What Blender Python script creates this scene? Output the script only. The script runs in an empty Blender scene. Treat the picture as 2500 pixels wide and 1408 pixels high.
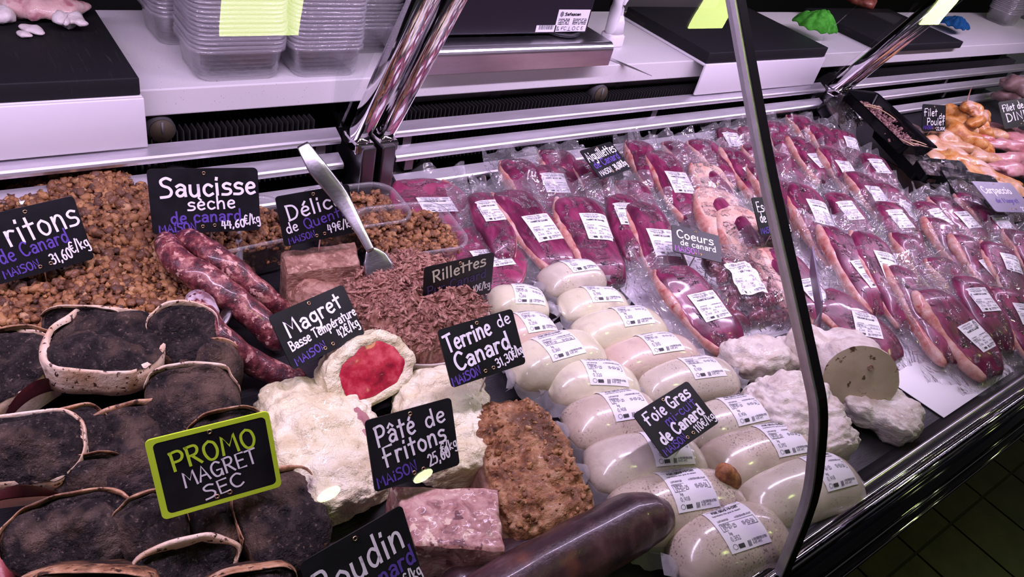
import bpy, math, random
import numpy as np
from mathutils import Matrix, Vector, noise

# ---------------------------------------------------------------- camera maths
# vanishing points of the counter (along it, and across it) give focal length and attitude
IMW, IMH = 2500.0, 1408.0
CX, CY = IMW / 2, IMH / 2
_a = np.array([3800.0 - CX, 35.0 - CY]); _b = np.array([-527.0 - CX, -1154.0 - CY])
FOC = math.sqrt(-float(_a @ _b))
_d1 = np.r_[_a, FOC]; _d1 /= np.linalg.norm(_d1)
_d2 = np.r_[_b, FOC]; _d2 /= np.linalg.norm(_d2)
_d3 = np.cross(_d1, _d2); _d3 /= np.linalg.norm(_d3)
ROT = np.array([_d1, _d2, _d3])
CAM = np.array([0.0, 0.0, 1.5])
DECK = 0.85

def ray(px, py):
    return ROT @ np.array([px - CX, py - CY, FOC])
def P(px, py, z=DECK):
    d = ray(px, py); return Vector(CAM + d * ((z - CAM[2]) / d[2]))
def PY(px, py, Y):
    d = ray(px, py); return Vector(CAM + d * (Y / d[1]))
def project(p):
    q = ROT.T @ (np.array(p) - CAM); return q[:2] / q[2] * FOC + np.array([CX, CY])

sc = bpy.context.scene
COL = sc.collection
cam_data = bpy.data.cameras.new('camera'); cam = bpy.data.objects.new('camera', cam_data); COL.objects.link(cam)
cam_data.sensor_width = 36.0; cam_data.sensor_fit = 'HORIZONTAL'; cam_data.lens = FOC / IMW * 36.0
cam_data.clip_start = 0.02; cam_data.clip_end = 60
mw = Matrix.Identity(4)
for i in range(3):
    mw[i][0] = ROT[i][0]; mw[i][1] = -ROT[i][1]; mw[i][2] = -ROT[i][2]; mw[i][3] = CAM[i]
cam.matrix_world = mw
sc.camera = cam

# ---------------------------------------------------------------- light
world = bpy.data.worlds.new('shop_ambient'); sc.world = world; world.use_nodes = True
bg = world.node_tree.nodes['Background']; bg.inputs[0].default_value = (0.95, 0.9, 1.0, 1); bg.inputs[1].default_value = 0.035
sc.view_settings.view_transform = 'Standard'; sc.view_settings.look = 'None'
sc.view_settings.gamma = 1.0; sc.view_settings.use_curve_mapping = False
sc.view_settings.exposure = 0.0
try:
    sc.cycles.transparent_max_bounces = 40
    sc.cycles.max_bounces = 8
except Exception:
    pass
LAMP_Y, LAMP_Z = 0.52, 1.60
JOINTS = [-1.0, 0.535, 1.885, 3.2]          # display case module joints along the counter
LAMP_POWER = 9.7
CASE_TINT = (0.87, 0.66, 1.0)
for i in range(3):
    x0, x1 = JOINTS[i], JOINTS[i + 1]
    ld = bpy.data.lights.new('case_lamp_light', 'AREA'); ld.shape = 'RECTANGLE'
    ld.size = (x1 - x0) * 0.9; ld.size_y = 0.03; ld.color = CASE_TINT; ld.energy = LAMP_POWER * (x1 - x0)
    lo = bpy.data.objects.new('case_lamp_light', ld); COL.objects.link(lo)
    lo.location = ((x0 + x1) / 2, LAMP_Y, LAMP_Z)
    lo.rotation_euler = (math.radians(12), 0, 0)
# ---------------------------------------------------------------- materials
def lin(c):
    return tuple((v / 12.92 if v <= 0.04045 else ((v + 0.055) / 1.055) ** 2.4) for v in c)
def rgb(r, g, b):
    return lin((r / 255, g / 255, b / 255))
MATS = {}
class NT:
    def __init__(s, name):
        s.m = bpy.data.materials.new(name); s.m.use_nodes = True; s.t = s.m.node_tree
        s.t.nodes.clear(); s.out = s.n('ShaderNodeOutputMaterial')
        MATS[name] = s.m
    def n(s, ty, **kw):
        nd = s.t.nodes.new(ty)
        for k, v in kw.items():
            if k.startswith('i_'):
                key = k[2:]
                key = int(key) if key.isdigit() else key.replace('_', ' ')
                nd.inputs[key].default_value = v
            else:
                setattr(nd, k, v)
        return nd
    def l(s, a, b):
        s.t.links.new(a, b)
    def coords(s, stretch=(1, 1, 1)):
        tc = s.n('ShaderNodeTexCoord'); oi = s.n('ShaderNodeObjectInfo')
        mu = s.n('ShaderNodeVectorMath', operation='SCALE'); mu.inputs[3].default_value = 37.0
        cmb = s.n('ShaderNodeCombineXYZ')
        for k in range(3): s.l(oi.outputs['Random'], cmb.inputs[k])
        s.l(cmb.outputs[0], mu.inputs[0])
        st = s.n('ShaderNodeVectorMath', operation='MULTIPLY'); st.inputs[1].default_value = stretch
        s.l(tc.outputs['Object'], st.inputs[0])
        ad = s.n('ShaderNodeVectorMath', operation='ADD'); s.l(st.outputs[0], ad.inputs[0]); s.l(mu.outputs[0], ad.inputs[1])
        return ad.outputs[0]
    def noise(s, vec, scale, detail=4, rough=.6, dist=0):
        n = s.n('ShaderNodeTexNoise'); n.inputs['Scale'].default_value = scale; n.inputs['Detail'].default_value = detail
        n.inputs['Roughness'].default_value = rough; n.inputs['Distortion'].default_value = dist
        s.l(vec, n.inputs['Vector']); return n.outputs['Fac']
    def voro(s, vec, scale, feature='F1', out='Distance'):
        n = s.n('ShaderNodeTexVoronoi', feature=feature); n.inputs['Scale'].default_value = scale
        s.l(vec, n.inputs['Vector']); return n.outputs[out]
    def ramp(s, fac, stops):
        r = s.n('ShaderNodeValToRGB'); e = r.color_ramp.elements
        while len(e) < len(stops): e.new(0.5)
        for k, (p, c) in enumerate(stops):
            e[k].position = p; e[k].color = (*c, 1) if len(c) == 3 else c
        s.l(fac, r.inputs[0]); return r.outputs[0]
    def mix(s, fac, a, b):
        m = s.n('ShaderNodeMix', data_type='RGBA')
        for sock, v in ((m.inputs[0], fac), (m.inputs[6], a), (m.inputs[7], b)):
            if hasattr(v, 'is_linked'): s.l(v, sock)
            elif isinstance(v, (tuple, list)): sock.default_value = (*v, 1) if len(v) == 3 else v
            else: sock.default_value = v
        return m.outputs[2]
    def bump(s, h, strength, dist=0.002, normal=None):
        b = s.n('ShaderNodeBump'); b.inputs['Strength'].default_value = strength; b.inputs['Distance'].default_value = dist
        s.l(h, b.inputs['Height'])
        if normal is not None: s.l(normal, b.inputs['Normal'])
        return b.outputs[0]
    def math(s, op, a, b=0.0):
        m = s.n('ShaderNodeMath', operation=op)
        for k, v in enumerate((a, b)):
            if hasattr(v, 'is_linked'): s.l(v, m.inputs[k])
            else: m.inputs[k].default_value = v
        return m.outputs[0]
    def bsdf(s, color=None, rough=.5, metal=0, normal=None, coat=0, sss=0, spec=.5, coatrough=.05):
        b = s.n('ShaderNodeBsdfPrincipled')
        if color is not None:
            if hasattr(color, 'is_linked'): s.l(color, b.inputs['Base Color'])
            else: b.inputs['Base Color'].default_value = (*color, 1)
        if hasattr(rough, 'is_linked'): s.l(rough, b.inputs['Roughness'])
        else: b.inputs['Roughness'].default_value = rough
        b.inputs['Metallic'].default_value = metal
        b.inputs['Coat Weight'].default_value = coat; b.inputs['Coat Roughness'].default_value = coatrough
        b.inputs['Specular IOR Level'].default_value = spec
        if sss:
            b.inputs['Subsurface Weight'].default_value = sss; b.inputs['Subsurface Scale'].default_value = 0.004
        if normal is not None: s.l(normal, b.inputs['Normal'])
        return b
    def schlick(s, f0=.04, normal=None, k=1.0):
        ge = s.n('ShaderNodeNewGeometry'); d = s.n('ShaderNodeVectorMath', operation='DOT_PRODUCT')
        s.l(normal if normal is not None else ge.outputs['Normal'], d.inputs[0]); s.l(ge.outputs['Incoming'], d.inputs[1])
        c = s.math('ABSOLUTE', d.outputs['Value']); p = s.math('POWER', s.math('SUBTRACT', 1.0, c), 5.0)
        return s.math('ADD', s.math('MULTIPLY', p, (1 - f0) * k), f0 * k)
    def done(s, shader):
        s.l(shader.outputs[0] if hasattr(shader, 'outputs') else shader, s.out.inputs[0]); return s.m

def organic(name, stops, scale=30, rough=.5, metal=0, bump=.3, bscale=120, bdist=.002, coat=0, detail=5, stretch=(1, 1, 1), dist=0.0,
            spots=None, spec=.5, coatrough=.08):
    t = NT(name); v = t.coords(stretch)
    col = t.ramp(t.noise(v, scale, detail, .62, dist), [(.5 + (p - .5) * .62, c) for p, c in stops])
    if spots:                          # (colour, scale, threshold lo, hi)
        for (c, s_, lo, hi) in spots:
            k = t.ramp(t.noise(v, s_, 3, .6), [(.5 + (lo - .5) * .72, (0, 0, 0)), (.5 + (hi - .5) * .72, (1, 1, 1))])
            col = t.mix(k, col, c)
    nrm = t.bump(t.noise(v, bscale, 5, .65), bump, bdist) if bump else None
    return t.done(t.bsdf(col, rough, metal, nrm, coat, spec=spec, coatrough=coatrough))
def plain(name, c, rough=.5, metal=0, coat=0, bump=0, bscale=200, spec=.5):
    t = NT(name); nrm = None
    if bump: nrm = t.bump(t.noise(t.coords(), bscale, 4), bump, .0005)
    return t.done(t.bsdf(c, rough, metal, nrm, coat, spec=spec))
def brushed(name, c, rough=.28, stretch=(2, 220, 220), amp=.12):
    t = NT(name); v = t.coords(stretch)
    n = t.noise(v, 3, 4, .6)
    r = t.math('ADD', t.math('MULTIPLY', n, amp), rough - amp / 2)
    v2 = t.coords((6, 30, 30)); sm = t.noise(v2, 2.0, 5, .7)
    col = t.mix(t.ramp(sm, [(.35, (0, 0, 0)), (.75, (1, 1, 1))]), c, tuple(x * .82 for x in c))
    return t.done(t.bsdf(col, r, 1.0, t.bump(n, .05, .0003)))
def emitter(name, c, s):
    t = NT(name); e = t.n('ShaderNodeEmission'); e.inputs[0].default_value = (*c, 1); e.inputs[1].default_value = s
    return t.done(e)
def film(name, milk=0.06, rough=.09, wr=.5, wscale=55, tint=(.97, .96, .98), gloss=1.0, attr=False, base=.02, bd=.011):
    t = NT(name); v = t.coords()
    n1 = t.noise(v, wscale, 3, .55, 1.2)
    n2 = t.noise(v, wscale * .38, 3, .5, 2.5)
    rid = t.math('ABSOLUTE', t.math('SUBTRACT', n2, .5))
    h = t.math('ADD', t.math('MULTIPLY', n1, .35), t.math('MULTIPLY', rid, -1.6))
    if attr == 'flat':         # the sealed margin lies smoother than the film over the meat
        am = t.n('ShaderNodeAttribute', attribute_name='milk')
        h = t.math('MULTIPLY', h, t.ramp(am.outputs['Fac'], [(.04, (1, 1, 1)), (.12, (.16, .16, .16))]))
    nrm = t.bump(h, wr, bd)
    tr = t.n('ShaderNodeBsdfTransparent'); tr.inputs[0].default_value = (*tint, 1)
    gl = t.n('ShaderNodeBsdfGlossy'); gl.inputs['Roughness'].default_value = rough; t.l(nrm, gl.inputs['Normal'])
    fac = t.math('ADD', t.schlick(.05, nrm, gloss), base)
    m1 = t.n('ShaderNodeMixShader'); t.l(fac, m1.inputs[0]); t.l(tr.outputs[0], m1.inputs[1]); t.l(gl.outputs[0], m1.inputs[2])
    df = t.n('ShaderNodeBsdfDiffuse'); df.inputs[0].default_value = (.8, .78, .82, 1)
    tl = t.n('ShaderNodeBsdfTranslucent'); tl.inputs[0].default_value = (.8, .78, .82, 1)
    md = t.n('ShaderNodeMixShader'); md.inputs[0].default_value = .4; t.l(df.outputs[0], md.inputs[1]); t.l(tl.outputs[0], md.inputs[2])
    m2 = t.n('ShaderNodeMixShader')
    if attr:
        at = t.n('ShaderNodeAttribute', attribute_name='milk'); t.l(at.outputs['Fac'], m2.inputs[0])
    else:
        m2.inputs[0].default_value = milk
    t.l(m1.outputs[0], m2.inputs[1]); t.l(md.outputs[0], m2.inputs[2])
    return t.done(m2)

def build_materials():
    brushed('steel', (.72, .70, .74), .30)
    brushed('steel_bright', (.86, .83, .89), .42, amp=.10)
    emitter('ceiling_lamp_glow', (.86, 1.0, .34), 26.0)
    emitter('spot_glow', (.90, 1.0, .55), 40.0)
    plain('chrome', (.80, .77, .80), .07, 1.0)
    plain('dark_steel', (.20, .19, .20), .3, 1.0)
    plain('black_gloss', (.006, .006, .008), .12, 0)
    plain('black_plastic', (.008, .008, .011), .4, 0, bump=.15, bscale=300)
    plain('black_void', (.004, .004, .005), .8, spec=.08)
    plain('fin_metal', (.035, .034, .036), .5, .3)
    plain('pipe_grey', (.045, .043, .046), .6)
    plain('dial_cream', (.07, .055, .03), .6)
    plain('paper_white', (.82, .80, .84), .55, bump=.1, bscale=60)
    plain('sheet_white', (.80, .79, .83), .35, bump=.2, bscale=20)
    plain('label_paper', (.80, .79, .82), .4)
    plain('print_black', (.03, .03, .035), .6)
    plain('print_grey', (.18, .18, .2), .6)
    plain('chalk_white', (.83, .80, .86), .6)
    plain('chalk_cream', (.75, .72, .58), .6)
    plain('chalk_violet', (.10, .05, .34), .6)
    plain('chalk_dark_violet', (.05, .035, .14), .6)
    plain('chalk_pink', (.42, .12, .52), .6)
    plain('lime_paint', (.50, .72, .03), .5, bump=.3, bscale=150)
    plain('brass', (.55, .40, .24), .3, 1.0)
    plain('white_plastic', (.78, .76, .80), .35)
    plain('device_black', (.010, .009, .016), .35, bump=.05, bscale=300)
    plain('cable_white', (.7, .7, .7), .4)
    plain('wall_grey', (.30, .29, .27), .8)
    plain('wall_dark', (.008, .008, .009), .8)
    plain('skewer_wood', (.62, .42, .26), .6)
    plain('case_body', (.02, .02, .022), .3)
    plain('grout', (.010, .009, .008), .8)
    organic('tile', [(.3, (.020, .013, .008)), (.7, (.040, .028, .018))], 14, .32, bump=.1, bscale=40)
    organic('chalkboard', [(.3, (.0045, .0045, .006)), (.75, (.010, .010, .014))], 25, .42, bump=.05, bscale=150, spec=.35)
    organic('chalkboard_grey_and_glare', [(.3, (.14, .12, .19)), (.75, (.18, .155, .24))], 25, .4, bump=.05)  # own grey of the edge-on sign; on Carpaccio, glare painted into the board
    # slate mat
    t = NT('slate_mat'); v = t.coords((1, 6, 6))
    nrm = t.bump(t.noise(v, 60, 5, .7), .5, .001)
    t.done(t.bsdf(t.ramp(t.noise(t.coords(), 9, 4), [(.3, (.008, .0075, .010)), (.75, (.018, .017, .022))]), .42, 0, nrm))
    # speckled white worktop
    t = NT('worktop_stone'); v = t.coords()
    sp = t.ramp(t.voro(v, 210), [(.10, (1, 1, 1)), (.24, (0, 0, 0))])
    pick = t.ramp(t.noise(v, 90, 2), [(.52, (0, 0, 0)), (.6, (1, 1, 1))])
    col = t.mix(t.math('MULTIPLY', sp, pick), (.74, .73, .73), (.50, .47, .43))
    t.done(t.bsdf(col, .38))
    # black chopping boards, scored
    t = NT('chopping_black'); v = t.coords((1, 1, 1)); v2 = t.coords((90, 4, 30))
    sc_ = t.ramp(t.noise(v2, 4, 3, .6), [(.60, (0, 0, 0)), (.72, (1, 1, 1))])
    zone = t.ramp(t.noise(v, 7, 2), [(.42, (0, 0, 0)), (.62, (1, 1, 1))])
    col = t.mix(t.math('MULTIPLY', sc_, t.math('MULTIPLY', zone, .35)), (.014, .014, .016), (.09, .085, .085))
    t.done(t.bsdf(col, .6, 0, t.bump(t.noise(v, 260, 3), .25, .0006), spec=.16))
    # glass: clear with Fresnel reflection
    t = NT('clear_glass')
    tr = t.n('ShaderNodeBsdfTransparent'); tr.inputs[0].default_value = (.965, .975, .97, 1)
    gl = t.n('ShaderNodeBsdfGlossy'); gl.inputs['Roughness'].default_value = 0.0
    m = t.n('ShaderNodeMixShader'); t.l(t.schlick(.035), m.inputs[0]); t.l(tr.outputs[0], m.inputs[1]); t.l(gl.outputs[0], m.inputs[2])
    t.done(m)
    film('pouch_film', attr='flat', rough=.07, wr=1.0, wscale=30, gloss=1.4, base=.015, bd=.050)
    film('tub_plastic', attr=True, rough=.10, wr=.12, wscale=60, tint=(.985, .985, .99), gloss=1.2, base=.02)
    film('seam_film', milk=.34, rough=.2, wr=.8, wscale=160, gloss=.8)
    film('cling_film', milk=.02, rough=.08, wr=1.0, wscale=30, gloss=1.2, bd=.04)
    # foods
    organic('duck_meat', [(.25, (.065, .005, .026)), (.5, (.155, .013, .058)), (.75, (.27, .038, .11))], 30, .38, bump=.25, bscale=110, coat=.3, stretch=(1.6, .6, 1), dist=.5,
            spots=[((.42, .16, .20), 34, .72, .84)])
    organic('duck_meat_pink', [(.28, (.20, .022, .07)), (.5, (.29, .04, .11)), (.72, (.36, .07, .15))], 22, .35, bump=.2, bscale=110, coat=.3, stretch=(1.6, .6, 1))
    organic('duck_fat', [(.25, (.40, .12, .10)), (.5, (.54, .27, .22)), (.75, (.62, .42, .38))], 45, .42, bump=.35, bscale=260, coat=.2,
            spots=[((.36, .06, .05), 30, .64, .76)])
    organic('pale_skin', [(.25, (.62, .33, .26)), (.5, (.74, .48, .38)), (.75, (.76, .56, .47))], 30, .42, bump=.35, bscale=260, coat=.2,
            spots=[((.5, .10, .09), 26, .66, .78)])
    organic('heart_meat', [(.3, (.09, .01, .028)), (.55, (.17, .02, .05)), (.75, (.30, .07, .10))], 40, .3, bump=.2, bscale=100, coat=.4,
            spots=[((.66, .42, .40), 38, .60, .68)])
    for nm, c0, c1, sp in (('foie_cream', (.64, .60, .41), (.74, .71, .53), .70), ('foie_grey', (.52, .46, .37), (.68, .62, .50), .62),
                           ('foie_pink', (.60, .45, .36), (.70, .57, .46), .66), ('foie_peppered', (.50, .41, .32), (.67, .58, .46), .575)):
        t = NT(nm); v = t.coords()
        col = t.ramp(t.noise(v, 20, 4, .6, .5), [(.3, c0), (.7, c1)])
        blot = t.ramp(t.noise(v, 26, 4, .6), [(.56, (0, 0, 0)), (.70, (1, 1, 1))])
        col = t.mix(t.math('MULTIPLY', blot, .45), col, (.40, .27, .28))
        pep = t.ramp(t.noise(v, 430, 2, .5), [(sp, (0, 0, 0)), (sp + .05, (1, 1, 1))])
        zone = t.ramp(t.noise(v, 17, 3), [(.45, (0, 0, 0)), (.58, (1, 1, 1))])
        col = t.mix(t.math('MULTIPLY', t.math('MULTIPLY', pep, zone), .7), col, (.10, .075, .075))
        n2 = t.noise(v, 60, 3, .5, 1.0)
        t.done(t.bsdf(col, .35, 0, t.bump(n2, .25, .003), coat=.9, coatrough=.12))
    organic('foie_fat', [(.25, (.56, .46, .40)), (.5, (.72, .65, .58)), (.75, (.78, .74, .68))], 26, .5, bump=.8, bscale=70, bdist=.004, coat=.15, stretch=(1, 1, 2.2), dist=.8,
            spots=[((.48, .42, .42), 30, .62, .80), ((.68, .50, .42), 18, .72, .92)])
    organic('foie_cut', [(.3, (.50, .40, .27)), (.6, (.60, .50, .36)), (.8, (.66, .57, .43))], 16, .4, bump=.15, bscale=90, coat=.3,
            spots=[((.12, .07, .04), 60, .66, .72), ((.60, .56, .34), 22, .66, .74), ((.55, .30, .22), 14, .64, .80)])
    organic('foie_cut_pink', [(.3, (.62, .30, .20)), (.6, (.66, .42, .32)), (.8, (.70, .52, .42))], 22, .4, bump=.15, bscale=90, coat=.3,
            spots=[((.16, .08, .06), 40, .69, .73)])
    organic('dried_flesh', [(.25, (.007, .005, .006)), (.5, (.018, .013, .014)), (.72, (.050, .036, .034))], 48, .60, bump=1.0, bscale=190, bdist=.008, dist=.9, spec=.25,
            spots=[((.17, .11, .078), 17, .52, .82), ((.22, .155, .125), 280, .63, .88), ((.34, .24, .19), 9, .70, .90)])
    organic('dried_side', [(.3, (.014, .008, .006)), (.5, (.035, .018, .012)), (.75, (.17, .085, .045))], 30, .55, bump=.8, bscale=130, bdist=.003)
    organic('dried_fat', [(.22, (.05, .024, .014)), (.38, (.22, .10, .05)), (.54, (.46, .25, .13)), (.75, (.62, .42, .28))], 36, .5, bump=.6, bscale=150, bdist=.003,
            spots=[((.05, .022, .012), 120, .60, .68), ((.07, .035, .02), 22, .58, .74)])
    organic('dried_fat_pale', [(.25, (.52, .33, .20)), (.5, (.68, .51, .37)), (.75, (.74, .61, .48))], 34, .5, bump=.5, bscale=150, bdist=.003,
            spots=[((.06, .03, .02), 170, .63, .68), ((.16, .07, .03), 20, .64, .76)])
    organic('dried_cut_meat', [(.3, (.045, .006, .010)), (.6, (.085, .012, .018)), (.8, (.13, .025, .03))], 30, .35, bump=.2, bscale=150, coat=.2)
    organic('cut_fat_white', [(.3, (.66, .50, .42)), (.6, (.74, .62, .54)), (.8, (.77, .68, .60))], 50, .45, bump=.3, bscale=200)
    organic('white_fat', [(.25, (.58, .50, .30)), (.5, (.74, .69, .46)), (.75, (.80, .77, .58))], 22, .42, bump=1.0, bscale=60, bdist=.007, coat=.2, dist=.6,
            spots=[((.52, .40, .40), 14, .66, .80)])
    organic('red_cut', [(.2, (.17, .004, .018)), (.5, (.40, .014, .040)), (.8, (.58, .09, .12))], 40, .35, bump=.25, bscale=130, coat=.3, stretch=(1, 3, 1))
    organic('old_pink_meat', [(.3, (.28, .10, .11)), (.7, (.40, .20, .20))], 50, .5, bump=.4)
    organic('terrine_brown', [(.25, (.17, .070, .045)), (.5, (.32, .16, .115)), (.72, (.46, .28, .21))], 60, .5, bump=.8, bscale=140, bdist=.003, stretch=(1, 1, 2.0), dist=.7,
            spots=[((.55, .33, .26), 80, .62, .70)])
    organic('terrine_pink', [(.25, (.20, .075, .065)), (.5, (.40, .20, .175)), (.75, (.54, .35, .29))], 55, .42, bump=.5, bscale=120, bdist=.003, coat=.25, dist=1.2,
            spots=[((.12, .035, .035), 48, .64, .69), ((.66, .50, .38), 70, .64, .70), ((.17, .14, .06), 14, .66, .78)])
    organic('crust', [(.22, (.055, .020, .008)), (.42, (.22, .085, .030)), (.6, (.38, .19, .085)), (.8, (.52, .31, .17))], 44, .5, bump=1.0, bscale=95, bdist=.005, coat=.12,
            spots=[((.10, .035, .012), 12, .60, .74)])
    organic('loaf_side', [(.3, (.26, .135, .09)), (.6, (.38, .22, .16)), (.8, (.46, .29, .22))], 40, .5, bump=.5, bscale=120,
            spots=[((.16, .08, .035), 14, .58, .72)])
    organic('rillettes', [(.2, (.10, .035, .025)), (.42, (.27, .11, .08)), (.62, (.42, .21, .155)), (.82, (.56, .34, .26))], 95, .5, bump=1.0, bscale=130, bdist=.005, coat=.15, dist=1.5, stretch=(1, 1, .5))
    organic('sausage_dry', [(.28, (.035, .008, .012)), (.45, (.10, .018, .025)), (.58, (.20, .045, .05)), (.74, (.42, .19, .16))], 75, .4, bump=.6, bscale=90, bdist=.004, coat=.25, detail=4,
            spots=[((.55, .30, .26), 100, .63, .70)])
    organic('sausage_mould', [(.3, (.16, .07, .09)), (.5, (.42, .32, .36)), (.75, (.62, .54, .58))], 55, .6, bump=.5, bscale=90)
    organic('blood_sausage', [(.28, (.022, .009, .012)), (.5, (.052, .022, .027)), (.72, (.11, .055, .058))], 16, .35, bump=.25, bscale=60, bdist=.004, coat=.3, dist=.8,
            spots=[((.16, .055, .035), 15, .70, .90)])
    organic('chicken_skin', [(.22, (.36, .09, .012)), (.45, (.55, .21, .04)), (.75, (.66, .36, .13))], 40, .42, bump=.5, bscale=180, coat=.25,
            spots=[((.70, .45, .38), 16, .58, .72)])
    organic('chicken_pale', [(.22, (.42, .17, .08)), (.5, (.60, .33, .17)), (.75, (.62, .40, .33))], 34, .42, bump=.4, bscale=160, coat=.25,
            spots=[((.66, .35, .36), 14, .60, .74)])
    organic('turkey_pink', [(.25, (.42, .14, .15)), (.5, (.52, .22, .23)), (.75, (.58, .30, .30))], 30, .38, bump=.3, bscale=120, coat=.3)
    organic('brown_poultry', [(.3, (.12, .065, .06)), (.7, (.21, .12, .11))], 22, .5, bump=.3)
    organic('red_joint', [(.3, (.42, .05, .06)), (.7, (.60, .22, .20))], 40, .35, bump=.3, coat=.3)
    organic('ham_rind', [(.3, (.14, .03, .02)), (.6, (.30, .08, .05)), (.8, (.45, .2, .1))], 40, .45, bump=.4, coat=.2)
    organic('raw_scrap', [(.3, (.58, .34, .32)), (.6, (.66, .45, .42)), (.8, (.72, .6, .57))], 40, .4, bump=.5, bscale=110, bdist=.003, coat=.2,
            spots=[((.40, .15, .18), 24, .62, .72)])
    organic('raw_fat', [(.3, (.66, .58, .57)), (.7, (.76, .71, .70))], 60, .45, bump=.6, bscale=110, bdist=.003)
    organic('cork_crust', [(.3, (.16, .05, .02)), (.6, (.38, .15, .05)), (.8, (.5, .25, .1))], 120, .6, bump=.6, bscale=200)
    organic('ground_meat', [(.3, (.14, .05, .055)), (.6, (.25, .12, .12)), (.8, (.36, .2, .19))], 90, .5, bump=.8, bscale=200, coat=.2)
    organic('dark_meatball', [(.3, (.035, .014, .014)), (.7, (.075, .035, .033))], 70, .5, bump=.6, bscale=200)
    organic('green_terry', [(.3, (.04, .26, .02)), (.7, (.09, .44, .05))], 60, .95, bump=.9, bscale=420, bdist=.002, spec=.1)
    organic('blue_terry', [(.3, (.008, .055, .16)), (.7, (.015, .10, .26))], 60, .95, bump=.9, bscale=420, bdist=.002, spec=.1)
    organic('bowl_ceramic', [(.3, (.50, .44, .38)), (.7, (.60, .54, .47))], 15, .3, bump=0, coat=.3, spots=[((.14, .10, .07), 260, .70, .74)])
    t = NT('crumb'); at = t.n('ShaderNodeAttribute', attribute_name='tone'); v = t.coords()
    col = t.ramp(at.outputs['Fac'], [(.05, (.055, .022, .014)), (.35, (.17, .068, .030)), (.6, (.33, .14, .048)), (.85, (.50, .25, .095)), (1.0, (.60, .38, .20))])
    col = t.mix(t.math('MULTIPLY', t.noise(v, 380, 3), .5), col, (.10, .04, .02))
    t.done(t.bsdf(col, .48, 0, t.bump(t.noise(v, 420, 4), .7, .002), coat=.15))
build_materials()

# ---------------------------------------------------------------- mesh helpers
def tag(o, label=None, cat=None, group=None, kind=None):
    if label: o['label'] = label
    if cat: o['category'] = cat
    if group: o['group'] = group
    if kind: o['kind'] = kind
    return o
def mesh(name, verts, faces, mat, smooth=True):
    me = bpy.data.meshes.new(name); me.from_pydata([tuple(v) for v in verts], [], [tuple(f) for f in faces])
    if mat: me.materials.append(MATS[mat])
    if smooth: me.polygons.foreach_set('use_smooth', [True] * len(me.polygons))
    me.update(); return me
def link(name, me, parent=None, M=None):
    o = bpy.data.objects.new(name, me); COL.objects.link(o)
    if parent is not None: o.parent = parent
    if M is not None: o.matrix_local = M
    return o
def obj(name, geo, mat, parent=None, M=None, smooth=True):
    return link(name, mesh(name, geo[0], geo[1], mat, smooth), parent, M)
def thing(name, label, cat, M=None, group=None):
    o = bpy.data.objects.new(name, None); COL.objects.link(o); o.empty_display_size = .02
    if M is not None: o.matrix_world = M
    return tag(o, label, cat, group)
def frame(far, near, z=None, sx=1.0, sy=1.0, sz=1.0, roll=0.0):
    """matrix: local +Y points from near to far, origin midway"""
    a, b = Vector(far), Vector(near); y = (a - b).normalized(); up = Vector((0, 0, 1))
    x = y.cross(up).normalized(); zz = x.cross(y)
    m = Matrix((x, y, zz)).transposed().to_4x4()
    if roll: m = m @ Matrix.Rotation(roll, 4, 'Y')
    m.translation = (a + b) / 2
    if z is not None: m.translation.z = z
    return m @ Matrix.Diagonal((sx, sy, sz, 1))
def xframe(left, right):
    a, b = Vector(left), Vector(right); x = (b - a).normalized(); up = Vector((0, 0, 1))
    y = up.cross(x).normalized(); zz = x.cross(y)
    m = Matrix((x, y, zz)).transposed().to_4x4(); m.translation = (a + b) / 2; return m
def at(p, rz=0.0):
    return Matrix.Translation(Vector(p)) @ Matrix.Rotation(rz, 4, 'Z')
def join(*geos):
    V, F = [], []
    for v, f in geos:
        o = len(V); V += list(v); F += [tuple(i + o for i in q) for q in f]
    return V, F
def grid(fn, nu, nv, closed_v=False, cap=False):
    V = [fn(i / (nu - 1), j / (nv if closed_v else nv - 1)) for i in range(nu) for j in range(nv)]
    F = []
    for i in range(nu - 1):
        for j in range(nv if closed_v else nv - 1):
            k = (j + 1) % nv
            F.append((i * nv + j, i * nv + k, (i + 1) * nv + k, (i + 1) * nv + j))
    if cap:
        F.append(tuple(range(nv))[::-1]); F.append(tuple((nu - 1) * nv + j for j in range(nv)))
    return V, F
def box(x0, x1, y0, y1, z0, z1, bev=0.0):
    if bev <= 0:
        V = [(x, y, z) for x in (x0, x1) for y in (y0, y1) for z in (z0, z1)]
        return V, [(0, 1, 3, 2), (4, 6, 7, 5), (0, 4, 5, 1), (2, 3, 7, 6), (0, 2, 6, 4), (1, 5, 7, 3)]
    # chamfered box: rounded rectangle outline lofted with inset rings
    def ring(ins, z):
        r = bev; out = []
        for cx, cy, a0 in ((x1 - r, y1 - r, 0), (x0 + r, y1 - r, 90), (x0 + r, y0 + r, 180), (x1 - r, y0 + r, 270)):
            for k in range(4):
                a = math.radians(a0 + 30 * k); out.append((cx + (r - ins) * math.cos(a), cy + (r - ins) * math.sin(a), z))
        return out
    rings = [ring(bev * .9, z0), ring(bev * .3, z0 + bev * .3), ring(0, z0 + bev), ring(0, z1 - bev), ring(bev * .3, z1 - bev * .3), ring(bev * .9, z1)]
    return loft(rings)
def loft(rings, cap=True):
    n = len(rings[0]); V = [p for r in rings for p in r]; F = []
    for i in range(len(rings) - 1):
        for j in range(n):
            k = (j + 1) % n; F.append((i * n + j, i * n + k, (i + 1) * n + k, (i + 1) * n + j))
    if cap:
        F.append(tuple(range(n))[::-1]); F.append(tuple((len(rings) - 1) * n + j for j in range(n)))
    return V, F
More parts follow.
